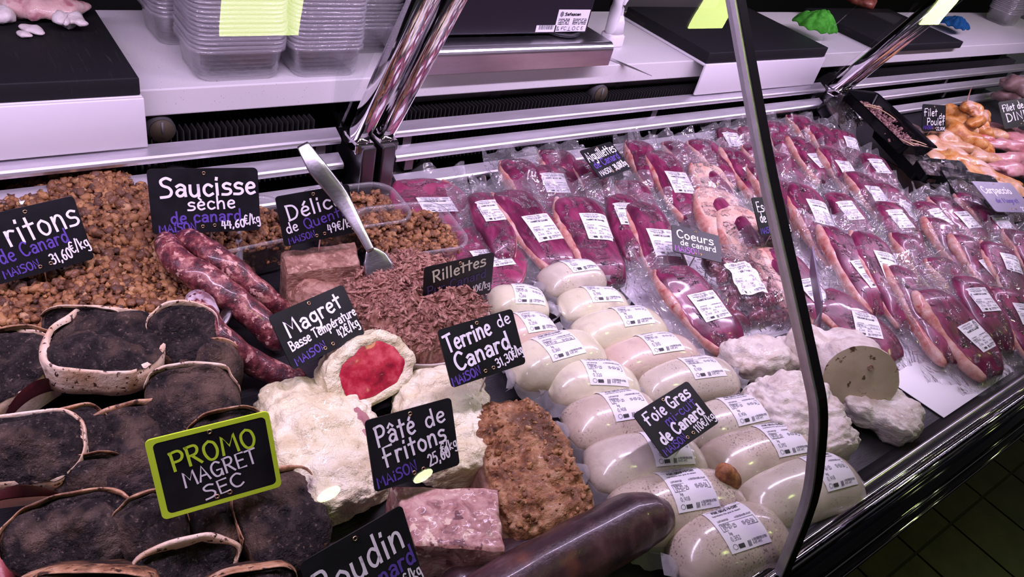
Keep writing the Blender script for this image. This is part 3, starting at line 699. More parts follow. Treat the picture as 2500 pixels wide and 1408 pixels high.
# ---------------------------------------------------------------- handwriting: strokes on a 10-unit cap height
GL = {
 'A': (7, '!0,0 3.2,10 6.6,0;!1.2,3.6 5.4,3.6'), 'B': (6.5, '!.6,0 .6,10;.6,10 4.5,9.6 4.8,6.4 .6,5.4;.6,5.4 5.6,5 5.6,.8 .4,0'),
 'C': (7, '6.4,8.4 4.2,10 1.2,8 .5,4.5 2,.7 4.5,.1 6.6,1.6'), 'D': (7, '!.8,0 .8,10;.4,10 4.6,9 6.4,5 4.6,1 .4,0'),
 'E': (6, '!5.6,10 .8,10 .8,0 5.8,0;!.8,5.2 4.8,5.2'), 'F': (6, '!6.2,10 .8,10 .8,0;!-.6,5.4 4.4,5.6'),
 'G': (7.5, '6.4,8.6 4,10 1.2,8 .6,4.4 2.4,.4 5.2,.4 6.6,2.4;!3.8,4.2 6.8,4.2 6.8,0'), 'H': (7, '!.8,0 .8,10;!6,0 6,10;!.8,5 6,5'),
 'I': (2.4, '!1,0 1,10'), 'L': (5.5, '!.8,10 .8,0 5,0'), 'M': (9, '!.6,0 1.4,10 4.4,4 7.4,10 8.2,0'), 'N': (7, '!.6,0 .8,10 5.8,0 6,10'),
 'O': (7.5, '3.6,10 1,8 .6,4 2.4,.2 5.2,.4 6.8,4 6,8.4 3.6,10'), 'P': (6.5, '!.8,0 .8,10;.2,9.6 4.4,10 6,7.6 4.6,5 .8,4.6'),
 'Q': (7.5, '3.6,10 1,8 .6,4 2.4,.2 5.2,.4 6.8,4 6,8.4 3.6,10;!4.4,2.4 7.2,-.8'), 'R': (7, '!.8,0 .8,10;.2,9.8 4.6,10 5.8,7.8 4.4,5.4 .8,5;!2.6,5 6.4,0'),
 'S': (6.5, '6,9 3.6,10 1,8.6 1.6,6.2 4.6,4.8 5.8,2.6 4.4,.3 .2,-.2'), 'T': (6.5, '!0,9.6 6.6,10;!3.2,9.8 3.2,0'), 'U': (7, '.8,10 .8,3 3,.1 5.4,1.6 6,10'),
 'V': (6.5, '!.2,10 3.2,0 6.2,10'), 'X': (6, '!.4,0 5.6,10;!.4,10 5.6,0'), 'Z': (6, '!.6,10 5.6,10 .4,0 5.8,0'),
 'a': (6, '1,5.2 3,6.2 5,5 5,2.6 5.2,0;5,3 2.6,3.6 .8,2 1.8,.2 3.6,.4 5,2'), 'c': (5.4, '5,5 3,6.1 1,4.6 .9,1.8 2.8,0 5.2,1'),
 'd': (6.2, '5,4.6 3,6 1,4.4 1,1.4 2.8,0 5,2;!5.2,10 5.2,0'), 'e': (5.6, '1,3.2 4.8,3.6 4.4,5.6 2.6,6 1,4.4 .9,1.8 2.6,0 5,.8'),
 'f': (4.6, '4.6,9.4 2.8,9.6 2,7.4 2,0;!.2,5.6 4,5.8'), 'g': (6, '5,4.8 3,6 1,4.6 1.2,1.6 3.2,.8 5,2.4;5,6 5.1,-2 3.6,-4.2 1,-3.4'),
 'h': (6, '!.8,10 .8,0;.8,3.6 2.8,6 4.8,5 5,0'), 'i': (2.4, '!1.1,6 1.1,0;!1.1,8.2 1.3,9.2'), 'k': (5.4, '!.8,10 .8,0;!4.6,6 .9,2.8 5,0'),
 'l': (2.4, '!1.1,10 1.1,0'), 'm': (8.6, '!.8,6 .8,0;.8,3.4 2.4,6 4,5 4.1,0;4.1,3.4 5.8,6 7.4,5 7.6,0'), 'n': (6, '!.8,6 .8,0;.8,3.4 2.8,6 4.8,5 5,0'),
 'o': (6, '3,6 1,4.8 .8,2 2.6,0 4.8,1 5.2,4 3,6'), 'p': (6, '!.8,6 .8,-4;.8,4.4 2.8,6 5,4.6 4.8,1.2 2.6,0 .8,1.6'), 'q': (6, '!5,6 5,-4;5,4.4 3,6 1,4.6 1.1,1.2 3.2,0 5,1.6'),
 'r': (4.6, '!.8,6 .8,0;.8,3.4 2.2,5.8 4.4,5.4'), 's': (5.2, '4.8,5.4 2.8,6.1 1,5 1.8,3.4 4.2,2.8 4.8,1.2 3.2,0 .2,.1'), 't': (4.6, '!2.2,9 2.2,0;!.2,6 4.6,6.2'),
 'u': (6, '.8,6 .8,1.6 2.6,0 4.8,1.6 5,6;!5,6 5,0'),
 '0': (6, '3,10 1,8 .7,4 2.4,.1 4.6,.8 5.4,5 4.6,9 3,10'), '1': (3.4, '!.4,8 2,10 2,0'), '2': (6, '.8,8 2.6,10 5,8.6 4.4,5 .6,0;!.6,0 5.6,.2'), '3': (6, '.8,9 3,10 5,8.4 3.8,5.6 2,5.2;2,5.2 5,4.6 5.2,1.6 3,0 .6,.8'),
 '4': (6, '!2,10 .6,4 5.6,4.2;!4.4,9 4.2,0'), '5': (6, '!5.2,10 1.4,9.8 1,5.6;1,5.6 4,6 5.2,3.4 3.8,.4 .6,.2'), '6': (6, '4.8,9.8 2,7.4 .8,3.4 2.2,.2 4.6,.6 5,3.6 3,5 1,3.4'),
 '7': (5.6, '!.4,10 5.4,10 2,0'), '8': (6, '3,5.2 1,7.2 2.8,10 5,7.8 3,5.2 .8,2.6 2.8,0 5.2,2.4 3,5.2'), '9': (6, '5,6.4 2.6,4.8 .9,7 2.6,10 5,8.6 5,5 3.6,0'),
 '€': (6.4, '6,9 3.8,10 1.6,7.6 1.2,4 2.6,.6 4.4,.1 6,1.2;!0,6.2 4.6,6.4;!0,4 4.2,4.2'), '/': (4.4, '!.2,-1 4.2,11'), ',': (2.6, '!1.4,.8 .8,-1.6'), '-': (4.4, '!.6,4 3.8,4.2'),
 '.': (2, '!.9,.1 1,.7'), ':': (2, '!.9,.3 .9,.9;!.9,4.4 .9,5'), '+': (5, '!.5,4 4.5,4;!2.5,2 2.5,6'), "'": (2, '!1,10 .8,8'), ' ': (3.4, ''), '°': (3, '1.4,10 .5,9 1.4,8 2.4,9 1.4,10'),
}
ACC = {'é': ('e', '!2.4,7.4 4,9.4'), 'è': ('e', '!1.6,9.4 3.2,7.4'), 'ê': ('e', '!1.2,7.6 2.6,9.4 4,7.6'), 'â': ('a', '!1.2,7.6 2.8,9.4 4.4,7.6')}
for k, (b, s) in ACC.items(): GL[k] = (GL[b][0], GL[b][1] + ';' + s)
_gc = {}
def glyph(ch, sub):
    key = (ch, sub)
    if key not in _gc:
        w, s = GL.get(ch, GL[' ']); out = []
        for st in s.split(';'):
            if not st: continue
            straight = st[0] == '!'
            pts = [tuple(float(v) for v in q.split(',')) for q in st.lstrip('!').split()]
            if not straight and len(pts) > 2: pts = [(v.x, v.y) for v in catmull([(x, y, 0) for x, y in pts], sub)]
            out.append(pts)
        _gc[key] = (w, out)
    return _gc[key]
def text_strokes(text, x0, y0, x1, y1, h, sub=3, jit=0.0, rnd=None):
    """polylines in 2-D; the baseline runs from (x0,y0) to (x1,y1), cap height h"""
    W = sum(glyph(c, sub)[0] + 1.1 for c in text) - 1.1
    dx, dy = x1 - x0, y1 - y0; L = math.hypot(dx, dy); ux, uy = dx / L, dy / L; k = L / W; kh = h / 10
    out = []; cx = 0
    for c in text:
        w, sts = glyph(c, sub); jy = (rnd.uniform(-jit, jit) if rnd else 0) * h
        for st in sts:
            out.append([(x0 + ux * (cx + x) * k - uy * (y * kh + jy), y0 + uy * (cx + x) * k + ux * (y * kh + jy)) for x, y in st])
        cx += w + 1.1
    return out
def ribbons(strokes, lw):
    """flat quads of width lw along the polylines, rounded a little at both ends"""
    V, F = [], []
    for st in strokes:
        n = len(st); o = len(V)
        for i, (x, y) in enumerate(st):
            ax, ay = st[max(i - 1, 0)]; bx, by = st[min(i + 1, n - 1)]
            tx, ty = bx - ax, by - ay; l = math.hypot(tx, ty) or 1.0; tx /= l; ty /= l
            e = lw * .35 * (-1 if i == 0 else 1 if i == n - 1 else 0)
            V += [(x - ty * lw / 2 + tx * e, y + tx * lw / 2 + ty * e), (x + ty * lw / 2 + tx * e, y - tx * lw / 2 + ty * e)]
            if i: F.append((o + 2 * i - 2, o + 2 * i - 1, o + 2 * i + 1, o + 2 * i))
    return V, F

# ---------------------------------------------------------------- price signs: pose from the four corners seen
def sign_rot(yaw, tilt, roll):
    cy, sy = math.cos(yaw), math.sin(yaw); ct, s_t = math.cos(tilt), math.sin(tilt); cr, sr = math.cos(roll), math.sin(roll)
    B = np.array([[1, 0, 0], [0, 0, -1], [0, 1, 0]], float)
    return np.array([[cy, -sy, 0], [sy, cy, 0], [0, 0, 1]]) @ B @ np.array([[1, 0, 0], [0, ct, s_t], [0, -s_t, ct]]) @ np.array([[cr, -sr, 0], [sr, cr, 0], [0, 0, 1]])
def sign_pose(cs, zdes, prior=(0, .3, 0), wt=(8, 20, 25)):
    """corners TL,TR,BR,BL in pixels -> centre, rotation, width, height, with the centre at height zdes"""
    cs = np.array(cs, float); best = None
    for asp in (.64, .68, .72, .76):
        w, h = .1, .1 * asp
        d = ray(*cs.mean(0)); d = d / np.linalg.norm(d)
        x = np.r_[d * (w * FOC / np.linalg.norm(cs[1] - cs[0])), prior]
        Lc = np.array([[-w / 2, h / 2, 0], [w / 2, h / 2, 0], [w / 2, -h / 2, 0], [-w / 2, -h / 2, 0]])
        def res(x):
            Mx = sign_rot(*x[3:]); e = []
            for l_, t_ in zip(Lc, cs): e += list(project(CAM + x[:3] + Mx @ l_) - t_)
            return np.r_[e, (x[3] - prior[0]) * wt[0], (x[4] - prior[1]) * wt[1], (x[5] - prior[2]) * wt[2]]
        for it in range(40):
            r0 = res(x); J = np.array([(res(x + np.eye(6)[i] * 1e-5) - r0) / 1e-5 for i in range(6)]).T
            dx = np.linalg.lstsq(np.vstack([J, .3 * np.eye(6)]), np.r_[-r0, np.zeros(6)], rcond=None)[0]; x = x + np.clip(dx, -.2, .2)
        e = float((res(x) ** 2).sum())
        if best is None or e < best[0]: best = (e, x, w, h)
    e, x, w, h = best; s = (zdes - CAM[2]) / x[2]
    return Vector(CAM + x[:3] * s), sign_rot(*x[3:]), w * s, h * s
def sign(lab, corners, zc, lines, stake=.03, base_z=DECK, board='chalkboard', border=None, lw=.030, stake_dx=.0, seed=0, prior=(0, .3, 0), stakes=(0,)):
    c, Rm, w, h = sign_pose(corners, DECK + zc, prior)
    M = Matrix(Rm.tolist()).to_4x4(); M.translation = c
    s = thing('price_sign', lab, 'price sign', M)
    rr = rounded_rect(w, h, w * .045, 4)
    g = loft([[(x, y, -.0008) for x, y in rr], [(x, y, .0006) for x, y in rr]])
    obj('board', g, board, s, smooth=False)
    if border:
        ins = [(x * .93, y * .90) for x, y in rr]; ou = [(x * 1.012, y * 1.016) for x, y in rr]; n = len(rr)
        V = [(x, y, .0009) for x, y in ou] + [(x + (.012 * w if x < 0 else 0), y, .0009) for x, y in ins]
        V += [(x, y, -.0010) for x, y in ou]
        obj('painted_border', (V, [(i, (i + 1) % n, n + (i + 1) % n, n + i) for i in range(n)] + [(i, 2 * n + i, 2 * n + (i + 1) % n, (i + 1) % n) for i in range(n)]), border, s, smooth=False)
    for gx, gy in ((.0, .43), (-.045, -.40), (.065, -.39)):
        n = 12; rings = [[(gx * w + r * math.cos(2 * math.pi * k / n), gy * h + r * math.sin(2 * math.pi * k / n), z) for k in range(n)] for r, z in ((.0021, .0006), (.0021, .0014), (.0012, .0014), (.0012, .0004))]
        obj('grommet', loft(rings, cap=False), 'brass', s)
        obj('grommet_hole', ([(gx * w + .0012 * math.cos(2 * math.pi * k / n), gy * h + .0012 * math.sin(2 * math.pi * k / n), .0008) for k in range(n)], [tuple(range(n))]), 'black_void', s)
    groups = {}; rnd = random.Random(seed)
    for (txt, x0, y0, x1, y1, hh, mt, k) in lines:
        stt = text_strokes(txt, (x0 - .5) * w, (y0 - .5) * h, (x1 - .5) * w, (y1 - .5) * h, hh * h * .86, 4, .02, rnd)
        V, F = ribbons(stt, lw * w * k * (.80 if hh > .25 else .62)); gV, gF = groups.setdefault(mt, ([], [])); o = len(gV)
        gV += [(x, y, .0010 + (len(gV) + i) * 1e-8) for i, (x, y) in enumerate(V)]; gF += [tuple(i + o for i in f) for f in F]
    for mt, g in groups.items():
        obj('lettering', g, mt, s, smooth=False)
    # wire stake straight down into what it is stuck in
    inv = M.inverted()
    for sd in stakes:
        top = M @ Vector(((stake_dx + sd) * w, -h * .34, -.0018)); bot = Vector((top.x, top.y + .004, max(base_z, top.z - .30)))
        if bot.z < top.z - .004:
            obj('stake', sweep([inv @ top, inv @ ((top + bot) / 2), inv @ bot], .0011, 8, sub=2, ends=False, up=Vector((1, 0, .01))), 'steel', s)
    return s
Wt, Vi, DV, Pk, Cr, Li = 'chalk_white', 'chalk_violet', 'chalk_dark_violet', 'chalk_pink', 'chalk_cream', 'lime_paint'
sign('black chalkboard sign reading Fritons de Canard stuck in the tray of crumbs', ((-73, 533), (176, 479), (234, 630), (-12, 697)), .115,
     [('Fritons', .10, .47, .98, .58, .42, Wt, 1.1), ('de Canard', .12, .27, .82, .36, .24, Vi, 1.0), ('MAiSON', .10, .06, .46, .10, .14, Vi, .8), ('31,60', .58, .08, .80, .12, .18, Wt, .85), ('€/kg', .80, .17, 1.0, .22, .2, Wt, .8)], base_z=DECK + .05, seed=1)
sign('black chalkboard sign reading Saucisse sèche stuck in the dry sausages', ((357, 413), (628, 408), (637, 562), (373, 572)), .125,
     [('Saucisse', .10, .57, .97, .60, .33, Wt, 1.1), ('sèche', .33, .36, .77, .38, .23, Wt, .95), ('de canard', .17, .16, .82, .18, .21, Vi, .95), ('MAiSON', .06, .02, .40, .05, .14, Vi, .85), ('44,60', .63, .05, .85, .07, .14, Wt, .8), ('€/kg', .85, .10, 1.0, .13, .17, Wt, .7)], base_z=DECK + .03, seed=2, stake_dx=.03)
sign('black chalkboard sign reading Délice de Quentin behind the serving fork', ((668, 483), (853, 446), (867, 570), (697, 599)), .13,
     [('Délice', .12, .50, .88, .62, .34, Wt, 1.1), ('de', .07, .25, .23, .28, .24, Wt, 1.0), ('Quentin', .32, .27, .98, .42, .24, Vi, 1.0), ('MAiSON', .07, .03, .44, .09, .15, Vi, .8), ('49€/kg', .62, .10, 1.0, .16, .2, Wt, .9)], base_z=DECK + .075, seed=3, stake_dx=.03)
sign('black chalkboard sign with cream lettering reading Rillettes stuck in the bowl of shredded meat', ((1036, 655), (1207, 614), (1198, 715), (1030, 754)), .115,
     [('Rillettes', .13, .62, .88, .74, .30, Cr, 1.0), ('Pur Canard', .06, .33, .90, .45, .24, DV, 1.0), ('MAiSON', .05, .05, .42, .10, .15, DV, .8), ('34,10€/kg', .60, .10, .98, .17, .2, Wt, .85)], base_z=DECK + .075, seed=4, stake_dx=.03)
sign('black chalkboard sign reading Magret Basse Température behind the fat-coated duck breasts', ((653, 770), (835, 697), (893, 814), (716, 905)), .105,
     [('Magret', .12, .52, .88, .64, .33, Wt, 1.1), ('Basse Température', .08, .30, 1.0, .40, .19, Wt, .9), ('MAiSON', .06, .04, .48, .11, .15, Vi, .85), ('42€/kg', .68, .13, .98, .20, .2, Wt, .85)], base_z=DECK + .05, seed=5, stake_dx=.03)
sign('black chalkboard sign reading Terrine de Canard stuck in the crusty loaf', ((1065, 806), (1248, 754), (1286, 887), (1104, 946)), .125,
     [('Terrine', .06, .58, .66, .68, .34, Wt, 1.2), ('de', .76, .74, .94, .78, .24, Wt, 1.0), ('Canard', .12, .24, .86, .36, .34, Wt, 1.3), ('MAiSON', .02, .02, .40, .08, .17, Vi, 1.0), ('31,30', .62, .08, .86, .14, .18, Wt, .9), ('€/kg', .86, .16, 1.0, .20, .2, Wt, .8)], base_z=DECK + .065, seed=6, stake_dx=.04)
sign('black chalkboard sign reading Pâté de Fritons stuck in the pink terrine block', ((888, 1026), (1100, 970), (1122, 1134), (917, 1202)), .115,
     [('Pâté', .10, .60, .54, .66, .32, Wt, 1.1), ('de', .66, .66, .90, .70, .28, Wt, 1.0), ('Fritons', .16, .30, .88, .42, .32, Wt, 1.1), ('MAiSON', .04, .04, .50, .13, .17, Vi, 1.0), ('25,60', .64, .12, .90, .17, .19, Wt, 1.0), ('€/kg', .80, .24, 1.0, .28, .17, Wt, .8)], base_z=DECK + .07, seed=7, stake_dx=.03)
sign('black chalkboard sign with lime green border reading PROMO MAGRET SEC', ((354, 1077), (653, 1003), (687, 1185), (399, 1266)), .115,
     [('PROMO', .16, .56, .86, .62, .27, Li, 1.0), ('MAGRET', .22, .32, .84, .40, .22, Wt, .95), ('SEC', .36, .10, .70, .16, .20, Wt, .95)], base_z=DECK + .03, border='lime_paint', seed=8, stake_dx=.05)
sign('black chalkboard sign reading Boudin de Canard beside the pink terrine block', ((732, 1378), (977, 1227), (1038, 1424), (795, 1578)), .105,
     [('Boudin', .07, .46, .92, .54, .40, Wt, 1.2), ('de Canard', .12, .20, .98, .30, .26, Vi, 1.0), ('MAiSON', .05, .03, .45, .07, .14, Vi, .8), ('€/kg', .82, .08, 1.0, .12, .18, Wt, .8)], seed=9)
sign('black chalkboard sign reading Foie Gras mi-cuit de Canard on a cork-tipped stake', ((1541, 1017), (1678, 934), (1761, 1025), (1622, 1117)), .105,
     [('Foie Gras', .10, .66, .90, .72, .28, Wt, 1.1), ('mi-cuit', .32, .46, .88, .52, .22, Vi, .9), ('de Canard', .10, .22, .90, .30, .26, Wt, 1.2), ('MAiSON', .04, .03, .44, .08, .16, Vi, .9), ('110€/kg', .62, .06, .99, .12, .18, Wt, .8)], base_z=DECK + .04, seed=10, stake_dx=.08)
sign('black chalkboard sign reading Aiguillettes de Canard among the duck packs by the louvres', ((1414, 370), (1487, 347), (1545, 412), (1466, 435)), .098,
     [('Aiguillettes', .04, .58, .96, .66, .34, Wt, 1.0), ('de Canard', .08, .34, .92, .42, .26, Vi, 1.0), ('MAiSON', .08, .08, .48, .12, .18, Wt, .9), ('30,60€/kg', .56, .10, .98, .16, .22, Wt, .9)], base_z=DECK + .02, seed=11)
sign('black chalkboard sign reading Coeurs de canard half under a pack of hearts', ((1635, 546), (1753, 582), (1765, 640), (1645, 610)), .078,
     [('Coeurs', .10, .55, .86, .58, .34, Wt, 1.1), ('de canard', .16, .30, .90, .33, .24, Wt, 1.0), ('MAiSON', .04, .05, .54, .08, .22, Pk, 1.0)], base_z=DECK + .02, seed=12)
sign('black chalkboard sign reading Escalope de Magret behind the glass pane edge', ((1833, 482), (1910, 481), (1936, 572), (1857, 574)), .095,
     [('Escalope', .08, .62, .94, .64, .30, Wt, 1.0), ('de Magret', .10, .34, .92, .38, .28, Wt, 1.0), ('MAiSON', .04, .05, .44, .08, .17, Vi, .9), ('32,50€/kg', .52, .10, .98, .14, .2, Wt, .8)], base_z=DECK + .03, seed=13)
sign('chalkboard sign with painted-in grey glare reading Carpaccio leaning over the black trays', ((2370, 443), (2465, 449), (2530, 520), (2432, 514)), .085,
     [('Carpaccio', .08, .60, .80, .62, .26, Wt, 1.0), ('de Magret', .22, .30, .80, .32, .18, Vi, .7), ('22,50€', .70, .05, .98, .06, .14, Wt, .7)], base_z=DECK + .02, board='chalkboard_grey_and_glare', seed=14)  # this board's grey is a reflection put into its colour
sign('small chalkboard sign reading Filet de Poulet in front of the chicken pieces', ((2252, 253), (2308, 258), (2308, 321), (2251, 319)), .095,
     [('Filet', .08, .55, .62, .58, .32, Wt, 1.0), ('de', .70, .48, .96, .48, .24, Wt, 1.0), ('Poulet', .20, .22, .94, .24, .30, Wt, 1.0), ('22,80€', .60, .04, .98, .04, .14, Wt, .7), ('MAiSON', .04, .06, .48, .08, .16, Vi, .8)], base_z=DECK + .02, seed=15)
sign('chalkboard sign reading Filet de DINDE beside the pink turkey fillets', ((2431, 253), (2530, 235), (2545, 300), (2455, 312)), .095,
     [('Filet de', .08, .62, .62, .66, .28, Wt, .9), ('DINDE', .12, .24, .90, .30, .34, Wt, 1.0), ('20,80€/kg', .52, .06, .98, .08, .16, Wt, .7)], base_z=DECK + .02, seed=16)
# sign seen from its edge among the right-hand packs
e0 = P(1992, 700, DECK + .085)
ev = (Vector(CAM) - e0).normalized(); eu = (P(1975, 612, DECK + .105) - P(2005, 790, DECK + .06)).normalized()
en = ev.cross(eu).normalized(); en = (en + ev * .16).normalized(); ex = eu.cross(en).normalized()
M = Matrix((eu, ex * -1, eu.cross(ex * -1))).transposed().to_4x4(); M.translation = e0
es = thing('price_sign', 'dark grey price sign turned edge-on beside the sliced duck escalope pack', 'price sign', M)
rr = rounded_rect(.105, .074, .005, 4)
obj('board', loft([[(x, y, -.0012) for x, y in rr], [(x, y, .0012) for x, y in rr]]), 'chalkboard_grey_and_glare', es, smooth=False)
bt = es.matrix_world.inverted()
for sx in (-.012, .012):
    top = es.matrix_world @ Vector((-.045, sx * .3, -.002)); obj('stake', sweep([bt @ top, bt @ Vector((top.x, top.y, DECK + .06)), bt @ Vector((top.x, top.y, DECK + .022))], .0011, 8, sub=2, ends=False, up=Vector((0, 0, 1))), 'steel', es)

# rating label and barcode on the cash device
dv, dw, zb = DEV
def flat_print(parent, x0, x1, z0, z1, y, strokes, lw, mat='print_black', name='print'):
    V, F = ribbons(strokes, lw)
    obj(name, ([(x0 + (x1 - x0) * a, y, z0 + (x1 - x0) * b) for a, b in V], F), mat, parent, smooth=False)
def dev_xz(px, py):
    p = PY(px, py, 1.005) ; q = dv.matrix_world.inverted() @ p; return q.x, q.z
lx0, lz1 = dev_xz(1362, 36); lx1, lz0 = dev_xz(1423, 92); lz0 = max(lz0, zb + .004); lz1 = max(lz1, lz0 + .04)
lbl = obj('rating_label', box(lx0, lx1, -.0006, 0, lz0, lz1), 'label_paper', dv, smooth=False)
asp = (lz1 - lz0) / (lx1 - lx0)
S = text_strokes('Safescan', .22, asp * .74, .72, asp * .74, asp * .12)
flat_print(lbl, lx0, lx1, lz0, lz1, -.0009, S, .022, name='print')
S = []
for k in range(4):
    S += text_strokes(['Model: 21-2', 'Type: 20-100', 'Input: 12 V', 'Made in P.R.C'][k], .06, asp * (.56 - .075 * k), .40, asp * (.56 - .075 * k), asp * .035)
    S += text_strokes(['Product of NL', 'Serial no. 25', 'Class A digital', 'Part 15 rules'][k], .52, asp * (.56 - .075 * k), .95, asp * (.56 - .075 * k), asp * .035)
S += text_strokes('UK', .06, asp * .17, .14, asp * .17, asp * .08) + text_strokes('CA', .06, asp * .06, .14, asp * .06, asp * .08) + text_strokes('FC', .20, asp * .08, .36, asp * .08, asp * .15) + text_strokes('C E', .70, asp * .08, .90, asp * .08, asp * .15)
S += [[(.45, asp * .06), (.45, asp * .22)], [(.40, asp * .05), (.50, asp * .05)]] + [[(.60 + .045 * math.cos(t), asp * .15 + .045 * math.sin(t)) for t in np.linspace(0, 6.3, 10)]]
flat_print(lbl, lx0, lx1, lz0, lz1, -.0009, S, .012)
hx = [(.12 + .06 * math.cos(math.radians(30 + 60 * k)), asp * .8 + .07 * math.sin(math.radians(30 + 60 * k))) for k in range(6)]
obj('hexagon_mark', ([(lx0 + (lx1 - lx0) * a, -.0009, lz0 + (lx1 - lx0) * b) for a, b in hx], [tuple(range(6))]), 'print_grey', lbl, smooth=False)
bx0, bz1 = dev_xz(1306, 79); bx1, bz0 = dev_xz(1350, 95); bz0 = max(bz0, zb + .004); bz1 = max(bz1, bz0 + .012)
bc = obj('barcode_label', box(bx0, bx1, -.0006, 0, bz0, bz1), 'label_paper', dv, smooth=False)
rnd = random.Random(3); bars = []
x = .14
while x < .86:
    bars.append([(x, .10), (x, .26)]); x += rnd.choice((.025, .035, .05))
flat_print(bc, bx0, bx1, bz0, bz1, -.0009, bars, .014, name='barcode')
# ---------------------------------------------------------------- printed stickers
def label_strokes(kind, weight, price, unit, simple=False, date='09-07-25', until='10-03-26', foie=False):
    """strokes on a label 1 wide and 1.15 tall (origin bottom left); returns (bold, fine)"""
    bold, fine = [], []
    fine += text_strokes('LA FERME DU REC', .10, 1.05, .66, 1.05, .055, 2)
    fine += text_strokes('PRODUITS FERMIERS', .12, .975, .68, .975, .035, 2) + text_strokes('TEL 05 53 00', .22, .925, .58, .925, .03, 2)
    fine += [[(.84 + .09 * math.cos(t), 1.02 + .065 * math.sin(t)) for t in np.linspace(0, 6.29, 13)]] + text_strokes('24-120', .78, 1.005, .90, 1.005, .03, 1)
    bold += text_strokes(kind, .16, .80, .82, .80, .06, 2)
    fine += [[(.06, .885), (.94, .885)]]
    if foie: fine += text_strokes('Ingredients: foie gras de canard', .10, .71, .80, .71, .035, 1)
    fine += text_strokes('LOT:080725', .10, .56, .36, .56, .035, 1) + text_strokes('A CONSOMMER AVANT', .52, .56, .94, .56, .035, 1)
    fine += [[(.08, .52), (.94, .52)], [(.08, .40), (.94, .40)], [(.08, .40), (.08, .52)], [(.94, .40), (.94, .52)]]
    fine += text_strokes('EMBALLE', .11, .48, .30, .48, .03, 1)
    fine += text_strokes(date, .12, .415, .42, .415, .055, 2) + text_strokes(until, .58, .415, .88, .415, .055, 2)
    fine += text_strokes('kg', .16, .335, .22, .335, .045, 1) + text_strokes(weight, .12, .22, .34, .22, .075, 2)
    if price: fine += text_strokes('€/kg', .46, .335, .58, .335, .04, 1) + text_strokes(unit, .44, .23, .62, .23, .06, 2) + text_strokes(price, .74, .23, .92, .23, .06, 2)
    fine += [[(.13 + .05 * math.cos(t), .11 + .05 * math.sin(t)) for t in np.linspace(0, 6.29, 10)]] + text_strokes('A CONSERVER ENTRE', .56, .13, .94, .13, .04, 1) + text_strokes('0 ET +4°C', .56, .07, .78, .07, .04, 1)
    for k in range(5): bold += [[(.21, .07 + .016 * k), (.34, .07 + .016 * k)]]
    for k in range(3): bold += [[(.44 + .03 * k, .05), (.45 + .03 * k, .15)]]
    return bold, fine
def sticker(fn, W, H, parent, strokes, na=8, nb=9, lw=(.015, .0095)):
    """paper patch W x H mapped to 3-D by fn(a, b, lift), a,b in metres from the label's lower left corner"""
    r = .06
    def paper(u, v):
        a, b = u * W, v * H
        return fn(a, b, .0004)
    o = obj('sticker', grid(paper, na, nb), 'label_paper', parent)
    for st, k in zip(strokes, lw):
        V, F = ribbons([[(x * W, y * H / 1.15) for x, y in s] for s in st], k * W)
        obj('print', ([fn(a, b, .0008) for a, b in V], F), 'print_black' if k == lw[0] else 'print_grey', o, smooth=False)
    return o

